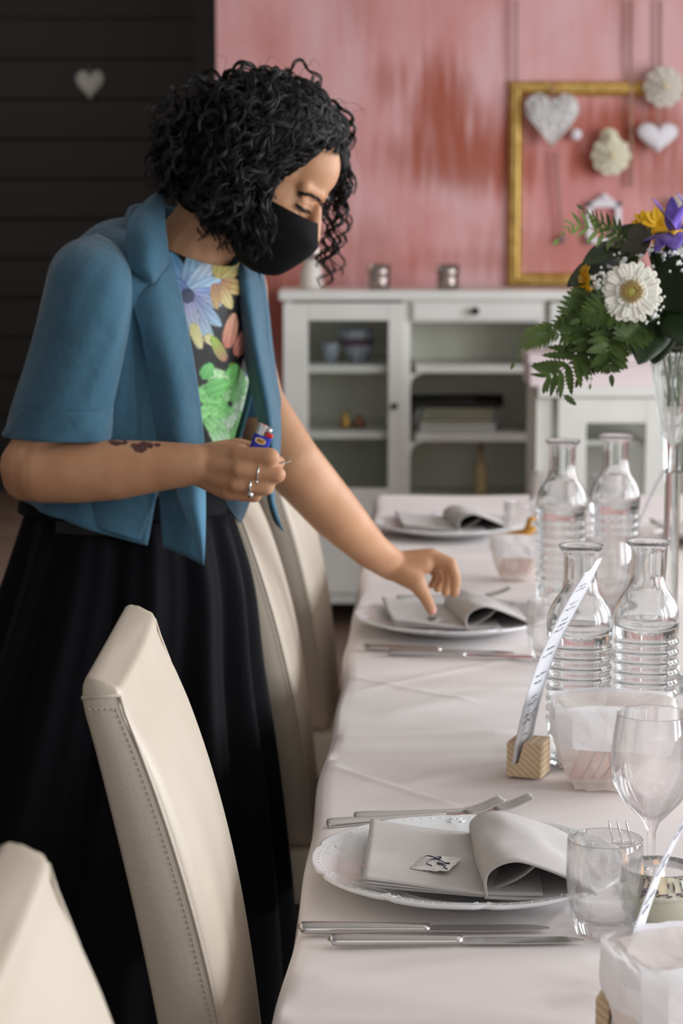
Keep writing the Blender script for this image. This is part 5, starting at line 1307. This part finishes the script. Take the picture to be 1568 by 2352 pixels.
mm.transform(Matrix.Translation((0,-.0067,.0035)) @ Matrix.Rotation(math.pi/2, 4, 'X')); mm.materials.clear(); mm.materials.append(mat('label_ink', srgb(40,30,24), .5)); mo = bpy.data.objects.new('label_lettering', mm); COL.objects.link(mo); mo.parent = li
p = W(640, 1067, 2.730); c = place(card, p.x, p.y, p.z, .2, 'small white name card pinched in the fist with the lighter', 'name card', 'name cards', False, -.12, -.22); c.scale = (.75,.7,.75)
p = ZP(985, 1421, TZ+.03); c = place(card, p.x, p.y, TZ+.0265, -.75, 'white name card just set down under the thumb', 'name card', 'name cards')
# ================================================================ FLOWERS
FC = Vector((pv.x, 2.97, 1.26))
fl = empty('flower_arrangement', (pv.x, 2.97, 1.20), 'round bouquet of white gerbera, irises and fern on the crystal vase', 'flowers')
MFERN = mat('fern_green', srgb(48,64,24), .6, spec=.25, var=(60, srgb(66,84,34), (1,1,1))); MFERNL = mat('fern_light', srgb(116,138,76), .6, spec=.25); MLEAF = mat('dark_leaf', srgb(24,38,18), .45, spec=.35, var=(20, srgb(36,52,24), (1,1,1)))
MYEL = mat('yellow_petal', srgb(240,186,20), .5); MIRIS = mat('iris_petal', srgb(104,80,176), .5, var=(50, srgb(134,112,204), (1,1,1))); MGERB = mat('gerbera_white', srgb(240,236,222), .5, sss=.1); MGC = mat('gerbera_centre', srgb(206,176,110), .7, bump=(900,.8,.002)); MGC2 = mat('gerbera_core', srgb(186,178,92), .7, bump=(900,.8,.002)); MGYP = mat('baby_breath_white', srgb(232,232,230), .7); MSTEM = mat('stem_green', srgb(84,108,60), .5)
def leafmesh(b, p0, p1, wd, nrm, droop=0, cup=.2, serr=0, n=14, tw=0, blunt=False):
    p0 = Vector(p0); p1 = Vector(p1); ax = p1-p0; L_ = ax.length; ax = ax/L_; nrm = Vector(nrm); nrm = (nrm-ax*nrm.dot(ax)).normalized(); sd = ax.cross(nrm); v = []
    for i in range(n+1):
        t = i/n; ww = wd*math.sin(math.pi*min(1, t**.75*.97+.02))**.8*(1 if t < .98 else .3)
        if blunt: ww = wd*(.45+.55*t)*max(.12, 1-max(0, (t-.82)/.18)**2.2)**.5
        if serr and i % 2: ww *= 1-serr
        c = p0+ax*(t*L_)-nrm*(droop*t*t*L_)
        s2 = sd*math.cos(tw*t)+nrm*math.sin(tw*t); n2 = nrm*math.cos(tw*t)-sd*math.sin(tw*t)
        for u in (-1,-.5,0,.5,1): v.append(c+s2*(u*ww)+n2*(cup*ww*abs(u)))
    f = [(i*5+k, i*5+k+1, (i+1)*5+k+1, (i+1)*5+k) for i in range(n) for k in range(4)]; return b.add(v, f)
def leaf(px0, py0, Y0_, px1, py1, Y1_, wd, m=None, droop=.1, nrm=(-.2,-1,.5), tw=.3, name='broad_leaf', cup=.15):
    b = leafmesh(B(), W(px0,py0,Y0_), W(px1,py1,Y1_), wd, nrm, droop, cup, 0, 16, tw); o = b.obj(name, m or MLEAF, fl, True, True); solid(o, .0007); return o
def fern(pts, m, ln, name='fern_frond', n=12, w_=.28, serr=.35, nrm=(0,-1,.35)):
    """pts: list of (px,py,Y); pinnae of length ln (m) both sides"""
    P_ = smoothpath([W(*p) for p in pts], 40); b = B().tube(P_, [.0011-.0008*i/40 for i in range(40)], 5)
    nr = Vector(nrm).normalized()
    for k in range(n):
        t = .12+.86*k/n; i = int(t*39); tn = (P_[min(i+1,39)]-P_[max(i-1,0)]).normalized(); sd = tn.cross(nr).normalized()
        L_ = ln*(1.12-t)**.55*(.5+.7*math.sin(math.pi*min(1, t+.12)))*.85
        for s_ in (-1, 1):
            d = (sd*s_*.8+tn*.75).normalized(); leafmesh(b, P_[i], P_[i]+d*L_, L_*w_*.8, nr+Vector((random.uniform(-.3,.3),0,random.uniform(-.3,.3))), .05, .1, serr, 16)
    leafmesh(b, P_[38], P_[38]+(P_[39]-P_[36]).normalized()*ln*.4, ln*.1, nr, 0, .1, serr, 10)
    o = b.obj(name, m, fl, True, True); return o
random.seed(21)
# ferns
fern([(1440,560,2.94),(1380,535,2.88),(1320,515,2.85),(1280,552,2.83)], MFERNL, .034, n=9, w_=.15, serr=.2)
fern([(1452,585,2.92),(1420,540,2.88),(1375,505,2.86),(1335,478,2.85)], MFERN, .028, n=9, w_=.17, serr=.25)
fern([(1440,660,2.9),(1380,690,2.82),(1320,715,2.78),(1262,750,2.76)], MFERN, .050, n=12, w_=.22)
fern([(1430,720,2.9),(1370,745,2.80),(1310,765,2.77),(1250,770,2.75)], MFERN, .052, n=12, w_=.22)
fern([(1290,745,2.80),(1250,765,2.80),(1210,785,2.80),(1178,838,2.81)], MFERNL, .026, n=12, w_=.16, serr=.15)
fern([(1420,740,2.86),(1350,790,2.78),(1290,850,2.75),(1255,870,2.74),(1300,912,2.74)], MFERN, .052, n=13, w_=.20)
fern([(1400,730,2.84),(1365,790,2.77),(1345,830,2.76),(1330,868,2.76)], MFERN, .040, n=9, w_=.22)
fern([(1420,740,2.84),(1400,790,2.76),(1400,830,2.75),(1403,862,2.75)], MFERN, .042, n=10, w_=.28)
fern([(1380,760,2.84),(1370,800,2.80),(1362,840,2.80),(1355,885,2.80)], MFERNL, .02, n=9, w_=.2, serr=.15)
fern([(1500,780,2.88),(1520,790,2.86),(1528,780,2.85),(1535,762,2.85)], MFERNL, .028, n=6, w_=.2, serr=.1)
fern([(1470,700,2.86),(1420,705,2.79),(1370,720,2.77),(1330,735,2.76)], MFERN, .045, n=11, w_=.24)
fern([(1480,740,2.86),(1450,770,2.78),(1420,800,2.77)], MFERN, .04, n=8, w_=.26)
# broad leaves
leaf(1440,600,2.92,1308,628,2.80,.024,droop=.12,nrm=(-.1,-.6,1)); leaf(1452,560,2.92,1340,590,2.84,.020,droop=.1,nrm=(-.1,-.6,1))
leaf(1410,585,2.90,1500,520,2.90,.026,nrm=(.1,-1,.3)); leaf(1430,600,2.88,1490,500,2.90,.022,mat('brown_leaf', srgb(66,66,50), .5),nrm=(-.4,-1,.1))
leaf(1540,720,2.84,1556,592,2.80,.040,nrm=(-.2,-1,.2)); leaf(1530,700,2.85,1500,640,2.83,.03,nrm=(-.2,-1,.2)); leaf(1500,700,2.87,1470,822,2.78,.034,nrm=(-.1,-1,.1)); leaf(1510,720,2.87,1500,830,2.83,.03,nrm=(-.3,-1,0))
leaf(1440,690,2.88,1305,705,2.78,.014,mat('grey_leaf', srgb(66,72,52), .5),nrm=(0,-.8,.6)); leaf(1560,700,2.85,1600,800,2.8,.04); leaf(1560,640,2.86,1640,620,2.82,.04); leaf(1500,620,2.9,1620,540,2.9,.035); leaf(1440,640,2.9,1390,760,2.82,.02); leaf(1440,640,2.86,1460,590,2.83,.012,MFERN)
for k in range(46):
    a_ = random.uniform(0, 6.28); e_ = random.uniform(-.5, .95); d = Vector((math.cos(a_)*math.cos(e_), math.sin(a_)*math.cos(e_), math.sin(e_)))
    p0 = FC+Vector((0,0,-.01)); 
    b = leafmesh(B(), p0+d*.02, p0+d*random.uniform(.07,.105), random.uniform(.018,.03), (d.cross(Vector((0,0,1)))+Vector((0,0,.8))), .2, .15, 0, 12, .4); solid(b.obj('filler_leaf', MLEAF, fl, True, True), .0006)
B().sph(FC+Vector((0,0,.0)), .036, 20, 12).obj('moss_ball', MLEAF, fl, True, True)
# stems into the vase
b = B()
for k in range(9):
    a_ = k*.7; b.tube(smoothpath([FC+Vector((math.cos(a_)*.03, math.sin(a_)*.03, -.02)), (pv.x+math.cos(a_)*.012, 2.98+math.sin(a_)*.012, 1.19), (pv.x+math.cos(a_+1)*.008, 2.98+math.sin(a_+1)*.008, 1.145)], 10), .0014, 6)
b.obj('stems', MSTEM, fl, True, True)
# gerbera
gc = W(1449, 671, 2.775); gn = Vector((-.12,-1,.18)).normalized(); gu = Vector((0,.18,1)); gu = (gu-gn*gu.dot(gn)).normalized(); gs = gu.cross(gn)
gb = empty('gerbera_daisy', (0,0,0)); bpy.data.objects.remove(gb)
def gerbera(c, n_, R_, m, name, N1=21):
    n_ = n_.normalized(); u_ = Vector((0,0,1)); u_ = (u_-n_*u_.dot(n_)).normalized(); s_ = u_.cross(n_); b = B()
    for ring_, (rr_, nn, off, lift) in enumerate(((R_, N1, 0, 0), (R_*.88, N1, .5, .002), (R_*.5, N1, .25, .004))):
        for k in range(nn):
            a_ = 2*math.pi*(k+off)/nn+random.uniform(-.04,.04); d = u_*math.cos(a_)+s_*math.sin(a_); r2 = rr_*random.uniform(.93,1.03)
            leafmesh(b, c+d*R_*.25+n_*lift, c+d*r2+n_*(lift+random.uniform(-.002,.003)), R_*.128, n_, random.uniform(0,.12), .18, 0, 12, 0, True)
    o = b.obj(name, m, fl, True, True); solid(o, .0004)
    B().lathe([(.0001,.008),(R_*.15,.0078),(R_*.17,.006)], 30, c, None, n_.to_track_quat('Z','Y').to_matrix()).obj('core', MGC2, o, True, False)
    b = B()
    for k in range(90):
        a_ = k*2.4; rr_ = R_*(.16+.20*(k/90)); d = u_*math.cos(a_)+s_*math.sin(a_); b.cone(c+d*rr_+n_*.002, .0014, c+d*(rr_*1.03)+n_*(.009-.002*k/90), .0011, 6)
    b.obj('florets', MGC, o, True, False)
    for q in o.children: q.data.transform(Matrix.Translation(-fl.location))
    B().tube(smoothpath([c-n_*.002, c-n_*.03+Vector((0,0,-.01)), FC], 8), .0022, 6).obj('stalk', MSTEM, o, True, False); o.children[-1].data.transform(Matrix.Translation(-fl.location))
    return o
gerbera(gc, Vector((-.10,-1,.16)), .0405, MGERB, 'white_gerbera')
gerbera(W(1338, 652, 2.83), Vector((-1,-.25,.15)), .026, MYEL, 'yellow_gerbera', 18)
gerbera(W(1600, 610, 2.86), Vector((.2,-1,.3)), .036, MGERB, 'white_gerbera')
# yellow blossom + iris
def iris(c, sc, lean=(0,0)):
    b = B(); ye = B(); ax = Vector((lean[0],-.35,1)).normalized()
    for k in range(3):
        a_ = 2*math.pi*k/3+.35; d = Vector((math.cos(a_), math.sin(a_), 0))
        leafmesh(b, c, c+(d*1.0+ax*.25)*.046*sc, .017*sc, ax-d*.2, .6, -.1, 0, 14); leafmesh(ye, c+ax*.002, c+(d*1.0+ax*.28)*.028*sc+ax*.002, .005*sc, ax-d*.2, .35, -.1, 0, 8)
        a_ += math.pi/3; d = Vector((math.cos(a_), math.sin(a_), 0)); leafmesh(b, c, c+(d*.45+ax*1.0)*.045*sc, .010*sc, d*-1+ax*.2, .1, .25, 0, 12, .4)
    for k in range(2): leafmesh(b, c, c+(Vector((-.6+k*1.1,-.9,.1)))*.04*sc, .011*sc, ax, .6, -.1, 0, 12)
    o = b.obj('iris', MIRIS, fl, True, True); solid(o, .0005); y_ = ye.obj('yellow_blaze', MYEL, o, True, False); y_.data.transform(Matrix.Translation(-fl.location)); solid(y_, .0008)
    return o
iris(W(1548, 535, 2.86), 1.15, (-.15,0)); iris(W(1425, 552, 2.92), .55, (-.4,0)); iris(W(1590, 520, 2.9), 1.1)
for (px, py, Y, R_) in ((1508,512,2.90,.022),(1478,512,2.93,.018),(1515,548,2.88,.016),(1335,672,2.82,.016)):
    b = B(); c = W(px, py, Y)
    for k in range(8):
        a_ = k*.785+.2; d = Vector((math.cos(a_), -.35, math.sin(a_)+.25)).normalized(); leafmesh(b, c, c+d*R_, R_*.32, (0,-1,.4), .15, .2, 0, 8)
    solid(b.obj('yellow_blossom', MYEL, fl, True, True), .0005)
# cream bud
b = B(); c = W(1412, 562, 2.9)
for k in range(5): leafmesh(b, c, c+Vector((math.cos(k*1.25)*.012, -.008, .012+math.sin(k*1.25)*.008)), .007, (0,-1,.3), .1, .5, 0, 8)
solid(b.obj('cream_bud', mat('bud_cream', srgb(214,200,180), .6), fl, True, True), .0005)
# baby's breath
spots = [(1510,568,2.84),(1470,588,2.86),(1432,598,2.86),(1445,608,2.85),(1520,584,2.86),(1550,583,2.83),(1502,612,2.84),(1518,610,2.84),(1560,605,2.80),(1565,622,2.80),(1502,708,2.79),(1510,698,2.79),(1498,722,2.79),(1504,728,2.79),(1375,645,2.83),(1370,655,2.82),(1357,662,2.82),(1378,628,2.84),(1385,632,2.84),(1374,575,2.9),(1362,640,2.83),(1492,572,2.86),(1525,600,2.83),(1398,612,2.87)]
b = B(); st_ = B()
for (px, py, Y) in spots:
    c = W(px+random.uniform(-3,3), py, Y); R_ = random.uniform(.0035,.0065)
    for k in range(9): 
        d = Vector(rs.normal(0,1,3)).normalized(); b.ell(c+d*R_*.5, (d*R_*.55, d.orthogonal().normalized()*R_*.45, d.cross(d.orthogonal()).normalized()*R_*.2), 7, 5)
    for q in range(2):
        c2 = c+Vector((random.uniform(-.012,.012), 0, random.uniform(-.012,.012))); b.sph(c2, .0018, 7, 5); st_.tube([c2, FC.lerp(c, .7)], .0003, 4)
    st_.tube([c, FC.lerp(c, .3)], .0004, 4)
tag(b.obj('baby_breath', MGYP, fl, True, True), kind='stuff'); tag(st_.obj('baby_breath_stems', MSTEM, fl, True, True), kind='stuff')
